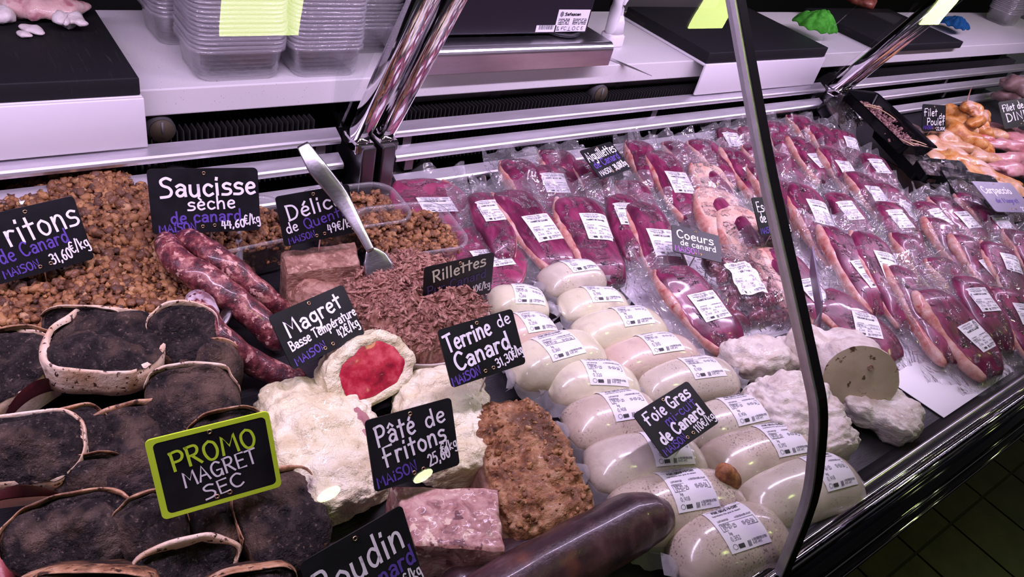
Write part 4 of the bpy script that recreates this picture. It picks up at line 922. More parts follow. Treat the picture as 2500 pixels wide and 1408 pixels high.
# ---------------------------------------------------------------- vacuum-packed duck breasts
LP, WP = .190, .088          # template meat length and width
def breast_template(seed, fat_side=-1, fat_w=.012, pale=False, lab=None, kind='MAGRET DE CANARD', weight='0,448', price='12,59', T=.030, thick_fat=1.0, meat='duck_meat', wide=1.0):
    rnd = random.Random(seed); sd = seed * 1.7
    def hw(t):          # half width along the length, t=0 near, 1 far
        t = min(max(t, 0), 1)
        s = max(math.sin(math.pi * (t * .95 + .025)), 0) ** .24
        return WP * 1.08 * wide / 2 * s * (.82 + .20 * t) * (1 + .07 * math.sin(5 * t + sd))
    def cx(t): return .006 * math.sin(3.1 * t + sd) * wide
    def top(x, y):
        t = y / LP + .5
        if t <= 0 or t >= 1: return 0.0
        h = hw(t); q = (x - cx(t)) / max(h, 1e-4)
        if abs(q) >= 1: return 0.0
        c = abs(q) ** 1.7; s = math.sqrt(max(0, 1 - c * c))
        end = min(1, 6 * t, 6 * (1 - t)) ** .6
        return T * (.42 + .58 * s) * (.5 + .5 * end) * (1 + .10 * noise.noise(Vector((x * 25, y * 25, sd))))
    root = thing('duck_breast_pack', 'x', 'meat pack'); T *= .86
    # meat
    def mfn(u, v):
        t = .004 + .992 * u; a = 2 * math.pi * v; h = hw(t); y = (t - .5) * LP
        ca, sa = math.cos(a), math.sin(a)
        x = cx(t) + h * math.copysign(abs(ca) ** .6, ca)
        end = min(1, 6 * t, 6 * (1 - t)) ** .6; tt = T * (.5 + .5 * end)
        z = .0015 + tt * (.46 + (.54 if sa > 0 else .46) * math.copysign(abs(sa) ** .8, sa)) * (1 + .10 * noise.noise(Vector((x * 25, y * 25, sd))))
        k = .0016 * noise.noise(Vector((x * 70, y * 40, sd)))
        return (x, y, max(z + k, .001))
    obj('meat', grid(mfn, 26, 20, closed_v=True, cap=True), 'pale_skin' if pale else meat, root)
    # skin fat band along one side, showing past the flesh
    if fat_w:
        path = []; rad = []
        for k in range(11):
            t = .02 + .96 * k / 10
            path.append((cx(t) + fat_side * (hw(t) * .93), (t - .5) * LP * 1.01, T * .44)); rad.append(fat_w * .62 * (.55 + .45 * math.sin(math.pi * t) + .22 * math.sin(9 * t + sd)) * thick_fat)
        obj('fat_band', sweep(path, rad, 10, min(1.6, T * .40 / (fat_w * .62)), .22, 60, sub=3, seed=sd), 'duck_fat', root)
    if pale:            # skin folded up over a dark flesh centre
        path = [(cx(t) + .25 * WP * math.sin(2 * math.pi * t), (t - .5) * LP * .8, T * .8) for t in (.15, .4, .65, .9)]
        obj('flesh', blob(.024, .055, .014, 12, 16, .3, 25, sd), 'duck_meat', root, Matrix.Translation((.004, .0, T * .62)))
    # film, hugging the meat, flat seal round it, crumpled lip at the far end
    PW, PL = WP * wide + .046, LP + .078; nu, nv = 38, 26; milk = []
    lipn = rnd.uniform(.4, 1.0)
    def ftop(x, y):
        m = top(x, y)
        base = .0022 + .0030 * (noise.noise(Vector((x * 30, y * 30, sd + 9))) + .6)
        t = y / LP + .5
        return max(m + .0016, base)
    def ffn(u, v):
        y = -PL / 2 + .010 + (PL) * u; x = PW * (v - .5)
        y += .006 * noise.noise(Vector((x * 40, u * 3, sd))); x *= 1 + .04 * noise.noise(Vector((u * 9, v * 2, sd + 3)))
        z = ftop(x, y)
        # gentle tent next to the meat
        for dx, dy in ((.007, 0), (-.007, 0), (0, .008), (0, -.008)):
            z = max(z, .62 * top(x + dx, y + dy))
        far = max(0, (y - LP * .47) / (PL * .5 + .010 - LP * .47))
        z += far ** 1.2 * (.020 * lipn + .022 * noise.noise(Vector((x * 30, 0, sd + 5)))) + far * .009 * math.sin(x * 110 + sd)
        y -= far * far * .010 * (1 + noise.noise(Vector((x * 25, 3, sd))))
        z += .0022 * noise.noise(Vector((x * 60, y * 60, sd + 2))) * (1 if z > .008 else .4)
        near = max(0, (-y - LP * .5) / .03); z += near * .003 * noise.noise(Vector((x * 60, 1, sd)))
        return (x, y, max(z, .0012))
    V, F = grid(ffn, nu, nv)
    me = mesh('pouch', V, F, 'pouch_film')
    set_attr(me, 'milk', [(.03 if top(x, y) > .004 else (.14 if y > LP * .5 else .10)) for x, y, z in V])
    link('pouch', me, root)
    if lab:
        lx, ly, lr, LW, LH = lab
        c_, s_ = math.cos(lr), math.sin(lr)
        def lf(a, b, lift):
            a -= LW / 2; b -= LH / 2
            x = lx + a * c_ - b * s_; y = ly + a * s_ + b * c_
            z = 0
            for dx, dy in ((0, 0), (.007, 0), (-.007, 0), (0, .008), (0, -.008)):
                z = max(z, ftop(x + dx, y + dy) * (1 if dx == dy == 0 else .8))
            return (x, y, z + lift + .0006)
        sticker(lf, LW, LH, root, label_strokes(kind, weight, price, '28,10', until='20-09-25', date='08-09-25'))
    return root
LBL = (.004, -.004, .03, .050, .062)
TPL = [
    breast_template(1, -1, .010, lab=(.004, -.010, .04, .050, .060), weight='0,448', price='12,59', T=.030),
    breast_template(2, -1, .013, lab=(.008, .012, -.10, .048, .058), weight='0,456', price='12,81', T=.032),
    breast_template(3, 1, .008, lab=(-.002, .020, .06, .050, .060), weight='0,420', price='11,80', T=.031),
    breast_template(4, -1, .016, lab=(.014, -.020, .22, .050, .058), weight='0,398', price='11,18', T=.029, thick_fat=1.1),
    breast_template(5, -1, .011, lab=None, T=.034),
    breast_template(6, -1, .012, pale=True, lab=None, T=.030),
    breast_template(7, 1, .005, lab=(.012, -.012, .10, .054, .050), kind='AIGUILLETTES DE CANARD', weight='0,352', price='10,77', T=.016, meat='duck_meat_pink', wide=1.35),
    breast_template(8, -1, .014, lab=(.010, -.010, -.65, .052, .060), kind='ESCALOPE DE CANARD', weight='0,260', price='7,73', T=.016, meat='duck_meat', wide=1.15),
]
for i, t in enumerate(TPL):                 # keep templates as the first instances; moved below
    t['free'] = 1
PACKS = []
def pack(tpl, far, near, w=1.0, z0=.002, z1=.030, lab=None, hs=1.0, grp='vacuum-packed duck breasts in overlapping rows', roll=0.0):
    """far/near: pixel centres of the two meat ends; z0/z1: height of the underside above the deck at the near/far end"""
    n = P(near[0], near[1], DECK + z0 + .014); f = P(far[0], far[1], DECK + z1 + .014)
    n.z -= .014; f.z -= .014
    ln = (f - n).length
    if ln < .155:              # the near end runs on underneath the next row
        n = f + (n - f) * (.155 / ln); n.z = max(n.z, DECK + .0015); ln = (f - n).length
    M = frame(f, n, sx=w * 1.08, sy=max(.55, min(1.25, ln / LP)), sz=hs, roll=roll)
    src = TPL[tpl]
    if src.get('free'):
        del src['free']; src.matrix_world = M; o = src
    else:
        o = copy_thing(src, M)
    o['label'] = lab or GENERIC[tpl]; o['group'] = grp
    PACKS.append(o); return o
GENERIC = {
 0: 'vacuum-packed red duck breast with narrow pale fat edge and straight white label', 1: 'vacuum-packed red duck breast with wide pale fat edge and label near its thick end',
 2: 'vacuum-packed red duck breast with fat on the side away from the sausages and white label', 3: 'vacuum-packed red duck breast with broad orange fat band and slanted white label',
 4: 'vacuum-packed plump dark red duck breast without a label showing', 5: 'vacuum-packed pale skin-on duck cut folded round dark flesh',
 6: 'flat vacuum pack of pink duck strips with a white label', 7: 'flat vacuum pack of duck escalope with slanted white label'}
rows = [  # template, far px, near px, width scale, near z, far z
 # back row along the louvres
 (4, (1255, 388), (1300, 475), .80, .012, .034), (4, (1352, 366), (1385, 440), .85, .012, .030), (2, (1335, 402), (1370, 525), .82, .010, .036), (4, (1427, 392), (1458, 470), .72, .012, .032),
 (4, (1557, 345), (1598, 462), .70, .010, .034), (0, (1610, 368), (1685, 535), .86, .010, .040), (4, (1640, 345), (1668, 400), .70, .010, .030), (4, (1700, 340), (1742, 398), .86, .010, .030),
 (2, (1765, 312), (1790, 372), .70, .010, .028), (3, (1775, 358), (1835, 450), .72, .012, .038), (1, (1828, 312), (1858, 380), .80, .008, .026), (4, (1835, 352), (1900, 445), .80, .012, .036),
 (4, (1890, 298), (1920, 372), .80, .008, .030), (4, (1940, 282), (1968, 330), .75, .006, .024), (3, (1938, 332), (1985, 405), .72, .014, .036), (4, (1985, 302), (2020, 365), .78, .008, .030),
 (1, (2048, 318), (2082, 392), .72, .008, .030), (0, (2020, 360), (2085, 470), .72, .014, .040),
 (5, (1705, 396), (1750, 470), .80, .014, .036), (4, (1845, 400), (1880, 470), .70, .014, .036), (4, (1890, 372), (1925, 430), .70, .014, .034),
 (2, (2112, 374), (2168, 462), .72, .010, .034), (0, (2085, 418), (2165, 535), .72, .014, .040), (7, (2155, 440), (2215, 520), .75, .014, .036),
 # middle rows
 (6, (1020, 428), (1070, 560), 1.0, .004, .010), (6, (1135, 545), (1215, 690), 1.0, .006, .014), (2, (1165, 470), (1240, 625), .66, .012, .030),
 (0, (1245, 462), (1372, 660), .92, .008, .040), (1, (1395, 478), (1500, 690), .95, .006, .044), (2, (1505, 472), (1560, 640), .72, .010, .040), (0, (1570, 492), (1640, 700), .86, .008, .046),
 (4, (1535, 440), (1590, 560), .75, .008, .034),
 (5, (1732, 458), (1790, 600), .90, .008, .040), (5, (1785, 500), (1830, 625), .86, .010, .040), (5, (1835, 520), (1890, 640), .90, .008, .036),
 (1, (1940, 440), (2055, 660), .84, .008, .046), (2, (2028, 468), (2095, 570), .78, .012, .040), (4, (1900, 440), (1960, 560), .70, .010, .038),
 (3, (2025, 550), (2145, 765), .78, .008, .046), (1, (2105, 565), (2220, 800), .80, .008, .048), (3, (2185, 645), (2325, 885), .78, .006, .046),
 (2, (2150, 490), (2225, 600), .78, .012, .040), (4, (2195, 565), (2250, 660), .72, .012, .040), (3, (2275, 528), (2340, 630), .80, .012, .040), (0, (2285, 475), (2375, 575), .86, .010, .036),
 (4, (2280, 625), (2330, 710), .80, .012, .040), (3, (2340, 570), (2410, 680), .78, .012, .042), (2, (2240, 490), (2290, 560), .70, .010, .034),
 (1, (2420, 590), (2490, 730), .78, .012, .044), (4, (2475, 560), (2530, 660), .80, .012, .040), (2, (2340, 670), (2450, 840), .84, .010, .048), (1, (2440, 700), (2530, 860), .84, .008, .044),
 (2, (2400, 505), (2460, 590), .80, .010, .036), (4, (2345, 470), (2400, 540), .70, .010, .032),
]
for r in rows: pack(*r)
pack(0, (1640, 645), (1778, 852), 1.0, .003, .040, 'vacuum-packed duck breast with large white label in front of the Coeurs sign', 1.0)
pack(3, (2262, 702), (2420, 915), 1.06, .004, .050, 'large vacuum-packed duck breast with long orange fat edge at the corner of the white sheet')
pack(7, (2010, 700), (2185, 872), 1.0, .002, .030, 'flat vacuum pack of duck escalope with slanted label behind the cut foie gras', .9)
pack(3, (1895, 605), (2010, 800), .80, .004, .036, 'vacuum-packed skin-on duck breast beside the edge-on grey sign')
pack(5, (1850, 600), (1965, 775), .70, .004, .030, 'narrow vacuum pack of pale duck skin cut behind the pane edge')
for i, t in enumerate(TPL):
    assert not t.get('free'), i

# pack of duck hearts
n = P(1855, 800, DECK + .004); f = P(1765, 640, DECK + .034)
hp = thing('duck_hearts_pack', 'vacuum pack of dark red duck hearts with crumpled label in front of the Coeurs sign', 'meat pack', frame(f, n))
ln = (f - n).length; rnd = random.Random(4)
for k in range(15):
    a, b = (k % 3 - 1) * .034 + rnd.uniform(-.006, .006), ((k // 3) - 2) * ln * .19 + rnd.uniform(-.006, .006)
    obj('duck_heart', blob(.013, .022, .012, 10, 14, .35, 60, k * 1.3, taper=.35), 'heart_meat', hp, Matrix.Translation((a, b, .002 + rnd.uniform(0, .006))) @ Matrix.Rotation(rnd.uniform(0, 6.28), 4, 'Z'))
def hfn(u, v):
    x = (v - .5) * .145; y = (u - .5) * (ln + .05)
    e = min(1, 9 * v, 9 * (1 - v), 7 * u, 7 * (1 - u))
    return (x, y, .003 + e * (.024 + .012 * noise.noise(Vector((x * 45, y * 45, 3)))) + max(0, u - .88) * .12)
V, F = grid(hfn, 30, 22); me = mesh('pouch', V, F, 'pouch_film'); set_attr(me, 'milk', [.04 if z > .012 else .2 for x, y, z in V]); link('pouch', me, hp)
def hl(a, b, lift):
    u, v = (b - .02) / (ln + .05) + .5, (a - .027) / .145 + .5
    p = hfn(u, v); return (p[0], p[1], p[2] + lift + .0005)
sticker(hl, .054, .062, hp, label_strokes('COEURS DE CANARD', '0,242', '5,20', '22,10'))

# white sheets under the packs
for k, (q, lab) in enumerate(((((1690, 890), (1950, 803), (1720, 520), (1450, 640)), 'white sheet under the duck packs between the hearts and the foie gras'),
                              (((2304, 1020), (2475, 905), (2010, 480), (1880, 735)), 'white sheet with a bare corner under the row of large duck packs'))):
    z = DECK + .0006 + k * .0012
    pw = [P(x, y, z) for x, y in q]; c = sum(pw, Vector()) / 4
    V = [tuple(p - c) for p in pw] + [tuple(p - c + Vector((0, 0, .0008))) for p in pw]
    o = obj('paper_sheet', (V, [(3, 2, 1, 0), (4, 5, 6, 7), (0, 1, 5, 4), (1, 2, 6, 5), (2, 3, 7, 6), (3, 0, 4, 7)]), 'sheet_white', None, at(c), smooth=False)
    tag(o, lab, 'paper')

# ---------------------------------------------------------------- foie gras pouches
def foie(left, right, R, mat, lab, weight, seed, lc=.15, la=(40, 108), z=.030, roll=0.0, lwid=.052, seam=True):
    R *= .92
    A, B = P(*left, DECK + z), P(*right, DECK + z); L = (B - A).length / 2
    M = xframe(A, B); M.translation.z = DECK + .0008
    if roll: M = M @ Matrix.Rotation(roll, 4, 'X')
    root = thing('foie_gras_pouch', lab, 'foie gras', M, 'vacuum-packed foie gras rolls')
    sd = seed * 2.3; rnd = random.Random(seed); p1 = rnd.uniform(2.4, 3.6); p2 = rnd.uniform(2.2, 3.2)
    H = R * .96
    def rad(u):
        k = (1 - abs(u) ** (p1 if u > 0 else p2)); return max(k, 0.0) ** .55
    def surf(u, a, lift=0.0):
        r = rad(u); ca, sa = math.cos(a), math.sin(a)
        b = 1 + .05 * noise.noise(Vector((u * 2.2, ca * 1.2, sd + sa)))
        y = R * 1.06 * (.50 + .50 * r) * (1 if abs(u) < .9 else 1 - .9 * ((abs(u) - .9) / .1) ** 3) * b * math.copysign(abs(ca) ** .85, ca); z_ = H * .94 * (r ** .85) * b * (sa if sa > 0 else sa * .92)
        yy = y * (1 + lift / R); zz = z_ * (1 + lift / R)
        return (u * L, yy, max(zz + H * .90 - .16 * H * (1 - r), .0003))
    def fn(i, j): return surf(-1 + 2 * i, 2 * math.pi * j)
    obj('foie_gras', grid(fn, 30, 24, closed_v=True, cap=True), mat, root)
    # welded seam on the near side and at both ends
    if seam:
        a0 = math.radians(186); outw = []
        for j in range(4):
            for i in range(26):
                u = -1.03 + 2.06 * i / 25; uc = min(max(u, -.995), .995)
                p = Vector(surf(uc, a0)); p.x = u * L
                k = j / 3; wv = .0025 * math.sin(i * 1.9 + seed) * k
                w = .016 if abs(u) < .9 else .020
                p.y -= k * w; p.z = max(.0012 + .003 * (1 - k), p.z - k * (.012 + wv) + .0035 * k * k * math.sin(i * .9 + sd))
                outw.append(tuple(p))
        obj('seam', (outw, [(j * 26 + i, j * 26 + i + 1, (j + 1) * 26 + i + 1, (j + 1) * 26 + i) for j in range(3) for i in range(25)]), 'seam_film', root)
        for s in (-1, 1):
            Ve = []
            for j in range(4):
                for i in range(9):
                    ph = math.radians(180 + 40 - 220 * i / 8); p = Vector(surf(s * .985, ph)); k = j / 3
                    p.x += s * k * (.013 + .004 * math.sin(i * 2.1 + sd)); p.y *= 1 + .9 * k; p.z += .004 * k * math.sin(i * 1.7 + seed) - .002 * k
                    Ve.append((p.x, p.y, max(p.z, .001)))
            obj('end_seal', (Ve, [(j * 9 + i, j * 9 + i + 1, (j + 1) * 9 + i + 1, (j + 1) * 9 + i) for j in range(3) for i in range(8)]), 'seam_film', root)
    # label on the upper near side
    a_lo, a_hi = math.radians(270 - la[0] * 0 - 0), 0
    W = min(lwid, L * 1.05); Hh = W * 1.12
    ang0 = math.radians(180 - la[0] + 0) ; span = Hh / (R * 1.03)
    sk = rnd.uniform(-.12, .12)
    def lf(a, b, lift):
        u = lc + (a - W / 2 + sk * (b - Hh / 2)) / L
        an = math.radians(180) - math.radians(la[0]) - (b / (R * 1.03))
        return surf(min(max(u, -.98), .98), an, lift + .0004)
    sticker(lf, W, Hh, root, label_strokes('FOIE GRAS MI-CUIT', weight, None, None, foie=True))
    return root
FG = [
 ((1192, 738), (1338, 740), .032, 'foie_cream', '0,286', 'cream foie gras pouch next to the Rillettes sign', .25, 50),
 ((1326, 692), (1468, 668), .033, 'foie_grey', '0,222', 'greyish foie gras pouch with slashed label lying against the duck packs', .15, 70),
 ((1368, 748), (1532, 738), .032, 'foie_cream', '0,398', 'cream foie gras pouch just below the one with the slashed label', .15, 60),
 ((1195, 828), (1356, 800), .033, 'foie_pink', '0,256', 'pinkish foie gras pouch half behind the Terrine sign', .35, 55),
 ((1404, 825), (1618, 792), .036, 'foie_cream', '0,300', 'cream foie gras pouch with brown bruise at its end by the white sheet', .2, 62),
 ((1248, 915), (1462, 856), .039, 'foie_cream', '0,360', 'big cream foie gras pouch touching the Terrine sign', -.05, 60),
 ((1478, 896), (1698, 860), .037, 'foie_pink', '0,310', 'pale pink foie gras pouch with a faded label', .1, 66),
 ((1334, 938), (1560, 945), .036, 'foie_cream', '0,320', 'smooth cream foie gras pouch behind the peppered one', .1, 55),
 ((1562, 945), (1794, 915), .035, 'foie_grey', '0,404', 'grey and cream foie gras pouch right behind the Foie Gras sign', .15, 60),
 ((1383, 1048), (1605, 1012), .038, 'foie_peppered', '0,408', 'peppered foie gras pouch left half of which faces the crusty loaf', .15, 58),
 ((1680, 1062), (1884, 1015), .037, 'foie_grey', '0,406', 'greyish foie gras pouch emerging behind the Foie Gras sign', .15, 58),
 ((1432, 1148), (1715, 1122), .038, 'foie_grey', '0,306', 'foie gras pouch with a small brown spot partly under the Foie Gras sign', .25, 55),
 ((1724, 1148), (1992, 1095), .040, 'foie_peppered', '0,392', 'peppered foie gras pouch that the cork rests against', .2, 60),
 ((1496, 1272), (1806, 1218), .042, 'foie_peppered', '0,418', 'peppered foie gras pouch just behind the blood sausage end', .0, 58),
 ((1818, 1240), (2078, 1170), .041, 'foie_grey', '0,418', 'grey foie gras pouch that the curved pane edge crosses', .35, 58),
 ((1640, 1378), (1904, 1296), .042, 'foie_peppered', '0,352', 'peppered foie gras pouch lying against the front gutter', -.05, 60),
]
for k, (l_, r_, R_, m_, w_, lab, lc, la) in enumerate(FG): foie(l_, r_, R_, m_, lab, w_, k + 1, lc, (la, 0))
# ---------------------------------------------------------------- crumbs (fritons)
def ico():
    t = (1 + 5 ** .5) / 2
    v = np.array([(-1, t, 0), (1, t, 0), (-1, -t, 0), (1, -t, 0), (0, -1, t), (0, 1, t), (0, -1, -t), (0, 1, -t), (t, 0, -1), (t, 0, 1), (-t, 0, -1), (-t, 0, 1)], float)
    v /= np.linalg.norm(v[0])
    f = [(0, 11, 5), (0, 5, 1), (0, 1, 7), (0, 7, 10), (0, 10, 11), (1, 5, 9), (5, 11, 4), (11, 10, 2), (10, 7, 6), (7, 1, 8), (3, 9, 4), (3, 4, 2), (3, 2, 6), (3, 6, 8), (3, 8, 9), (4, 9, 5), (2, 4, 11), (6, 2, 10), (8, 6, 7), (9, 8, 1)]
    vl = [tuple(x) for x in v]; cache = {}; nf = []
    def mid(a, b):
        k = (min(a, b), max(a, b))
        if k not in cache:
            m = np.array(vl[a]) + np.array(vl[b]); m /= np.linalg.norm(m); vl.append(tuple(m)); cache[k] = len(vl) - 1
        return cache[k]
    for a, b, c in f:
        ab, bc, ca = mid(a, b), mid(b, c), mid(c, a); nf += [(a, ab, ca), (b, bc, ab), (c, ca, bc), (ab, bc, ca)]
    return np.array(vl), np.array(nf)
ICOV, ICOF = ico()
def crumbs(name, pts, smin, smax, seed, mat='crumb', tone=(.0, 1.0), parent=None, M=None, elong=1.0):
    """pts: list of positions; one joined mesh of lumpy grains"""
    rs = np.random.RandomState(seed); n = len(pts); nv = len(ICOV)
    lump = [ICOV * (1 + rs.uniform(-.38, .38, (nv, 1))) for _ in range(14)]
    V = np.empty((n * nv, 3)); F = np.empty((n * len(ICOF), 3), int); T = np.empty(n * nv)
    for i, p in enumerate(pts):
        q = rs.normal(size=(3, 3)); u, _, vt = np.linalg.svd(q); Rq = u @ vt
        s = smin + (smax - smin) * rs.rand() ** 2.2
        sc3 = s * rs.uniform(.7, 1.2, 3) * np.array([elong, 1.0, 1.0])
        if elong > 1:              # fibres lie close to the surface
            an = rs.uniform(0, 6.28); ti = rs.normal(0, .22); ca_, sa_ = math.cos(an), math.sin(an); ct_, st_ = math.cos(ti), math.sin(ti)
            Rq = np.array([[ca_ * ct_, -sa_, -ca_ * st_], [sa_ * ct_, ca_, -sa_ * st_], [st_, 0, ct_]])
        V[i * nv:(i + 1) * nv] = (lump[i % 14] * sc3) @ Rq.T + np.array(p); F[i * len(ICOF):(i + 1) * len(ICOF)] = ICOF + i * nv
        T[i * nv:(i + 1) * nv] = tone[0] + (tone[1] - tone[0]) * min(1, max(0, rs.beta(2.2, 2.2)))
    me = bpy.data.meshes.new(name); me.from_pydata(V.tolist(), [], F.tolist()); me.materials.append(MATS[mat])
    me.polygons.foreach_set('use_smooth', [True] * len(me.polygons)); set_attr(me, 'tone', T)
    o = link(name, me, parent, M); return o
# steel oval pan and its heap
pc = P(190, 690, DECK); pan_a, pan_b = .185, .225
PANROT = math.radians(-18)
pan = thing('serving_pan', 'oval stainless steel pan with raised rim holding the fritons crumbs', 'pan', at(pc, PANROT))
def pring(k, z): return [(pan_a * k * math.copysign(abs(math.cos(t)) ** .75, math.cos(t)), pan_b * k * math.copysign(abs(math.sin(t)) ** .75, math.sin(t)), z) for t in [2 * math.pi * i / 48 for i in range(48)]]
obj('basin', loft([pring(.80, .0008), pring(.86, .001), pring(.94, .020), pring(.97, .048), pring(1.0, .053), pring(1.035, .054), pring(1.04, .050)], cap=False), 'steel', pan)
obj('basin_floor', ([(x, y, .0012) for x, y, z in pring(.86, 0)], [tuple(range(48))]), 'steel', pan)
def heap_z(x, y):
    r = math.hypot(x / pan_a, y / pan_b)
    return max(.0, .030 + .040 * max(0, 1 - r ** 2.2) + .010 * noise.noise(Vector((x * 14, y * 14, 3.1))) + .016 * math.exp(-((x - .02) ** 2 + (y - .11) ** 2) / .006))
hv, hf = grid(lambda u, v: (pan_a * .93 * u * math.cos(2 * math.pi * v), pan_b * .93 * u * math.sin(2 * math.pi * v), heap_z(pan_a * .93 * u * math.cos(2 * math.pi * v), pan_b * .93 * u * math.sin(2 * math.pi * v)) - .006), 16, 40, closed_v=True)
Mp = at(pc + Vector((0, 0, .002)), PANROT)
rs = np.random.RandomState(2); pts = []
while len(pts) < 4600:
    x, y = rs.uniform(-pan_a, pan_a), rs.uniform(-pan_b, pan_b)
    if math.hypot(x / pan_a, y / pan_b) < (.95 if y < .03 else .95 - .20 * min(1, (y - .03) / .1)): pts.append((x, y, heap_z(x, y) - rs.uniform(0, .006)))
co = crumbs('fritons_crumbs', pts, .0026, .0068, 3, M=Mp); tag(co, 'heap of brown roasted fritons crumbs in the steel pan', 'fritons', kind='stuff')
me = mesh('crumb_bed', hv, hf, 'crumb'); set_attr(me, 'tone', [.25] * len(hv)); link('crumb_bed', me, co)

# clear tubs of fritons
def tub_milk(me, h): set_attr(me, 'milk', [.22 if v.co.z > h - .003 else .03 for v in me.vertices])
def crumb_tub(px, py, z, rz, sx, sy, lab, seed, n=620, tilt=0.0):
    c = P(px, py, z); c.z = DECK
    c = P(px, py, z); root = thing('fritons_tub', lab, 'tub', Matrix.Translation((c.x, c.y, DECK + .001)) @ Matrix.Rotation(rz, 4, 'Z'))
    w, d, h = .150 * sx, .112 * sy, z - DECK
    rings = [[(x, y, zz) for x, y in rounded_rect(ww, dd, r, 6)] for ww, dd, r, zz in
             ((w * .70, d * .66, .02, .001), (w * .78, d * .74, .024, .0005), (w * .82, d * .80, .026, .006), (w * .90, d * .88, .028, h - .010), (w * .92, d * .90, .028, h - .008),
              (w * .93, d * .91, .029, h - .002), (w * .95, d * .94, .03, h), (w * .99, d * .98, .032, h), (w * 1.0, d * 1.0, .033, h - .004))]
    V, F = loft(rings, cap=False); F.append(tuple(range(len(rings[0])))[::-1]); tb = obj('tub', (V, F), 'tub_plastic', root); tub_milk(tb.data, h)
    rs = np.random.RandomState(seed); pts = []
    while len(pts) < n:
        x, y = rs.uniform(-1, 1), rs.uniform(-1, 1)
        if abs(x) ** 4 + abs(y) ** 4 < 1:
            lv = rs.rand(); zz = h - .012 + .006 * noise.noise(Vector((x * 3, y * 3, seed))) if lv < .6 else rs.uniform(.012, h - .012)
            k = .40 + .03 * (zz / h) if lv < .6 else .385 + .03 * zz / h
            if lv >= .6:
                m = max(abs(x), abs(y)) or 1; x, y = x / m * (1 - .12 * rs.rand()), y / m * (1 - .12 * rs.rand())
                if abs(x) > .9 and abs(y) > .9: x *= .94; y *= .94
            pts.append((x * w * k, y * d * k, zz))
    cr = crumbs('crumb_filling', pts, .0026, .0060, seed, parent=root, tone=(.1, .95)); cr['kind'] = 'stuff'
    bed = obj('filling_core', loft([[(x, y, zz) for x, y in rounded_rect(ww, dd, .02, 4)] for ww, dd, zz in ((w * .70, d * .66, .004), (w * .84, d * .82, h - .016))]), 'crumb', root)
    set_attr(bed.data, 'tone', [.3] * len(bed.data.vertices))
    return root
crumb_tub(1003, 555, DECK + .062, -.10, 1.0, 1.12, 'open clear tub of fritons crumbs behind the rillettes bowl', 11)
crumb_tub(870, 500, DECK + .060, -.05, 1.0, 1.0, 'clear tub of fritons crumbs behind the Délice sign', 12)
crumb_tub(575, 545, DECK + .062, .05, 1.05, 1.0, 'clear tub of fritons crumbs behind the Saucisse sign', 13)

# ---------------------------------------------------------------- dry sausages
def sausage(pts, rad, mat, name, lab, cat, seed, zs, n=18, nz=.16, flat=.95, grp=None, ns=45):
    pw = [P(x, y, DECK + z) for (x, y), z in zip(pts, zs)]; c = sum(pw, Vector()) / len(pw); c.z = min(p.z for p in pw) - .01
    root = thing(name, lab, cat, at(c), grp)
    obj('casing', sweep([p - c for p in pw], rad, n, flat, nz, ns, sub=10, seed=seed), mat, root); return root, c, pw
sausage([(402, 584), (410, 606), (436, 638), (500, 680), (575, 735), (640, 790), (675, 830)], [.012, .015, .0165, .0175, .0175, .017, .015], 'sausage_dry', 'dry_sausage',
        'thick dry sausage with a bent end leaning on the fritons pan', 'sausage', 1, [.082, .084, .082, .074, .056, .034, .020], grp='dry sausages')
sausage([(455, 580), (495, 606), (560, 650), (630, 710), (690, 755)], [.014, .016, .016, .015, .013], 'sausage_dry', 'dry_sausage', 'dry sausage lying behind the bent one and the Saucisse sign', 'sausage', 2, [.082, .082, .074, .048, .022], grp='dry sausages')
r3, c3, pw3 = sausage([(482, 738), (505, 790), (560, 845), (620, 885), (680, 915), (725, 925)], [.015, .0168, .016, .015, .0145, .013], 'sausage_dry', 'dry_sausage', 'dry sausage with white mouldy tip beside the dried duck breasts', 'sausage', 3, [.082, .080, .058, .030, .019, .016], grp='dry sausages')
e = pw3[0] - c3; d_ = (pw3[0] - pw3[1]).normalized()
obj('mouldy_tip', sweep([e - d_ * .020, e - d_ * .006, e + d_ * .004], [.0172, .0166, .0135], 16, .95, .15, 45, seed=3), 'sausage_mould', r3)

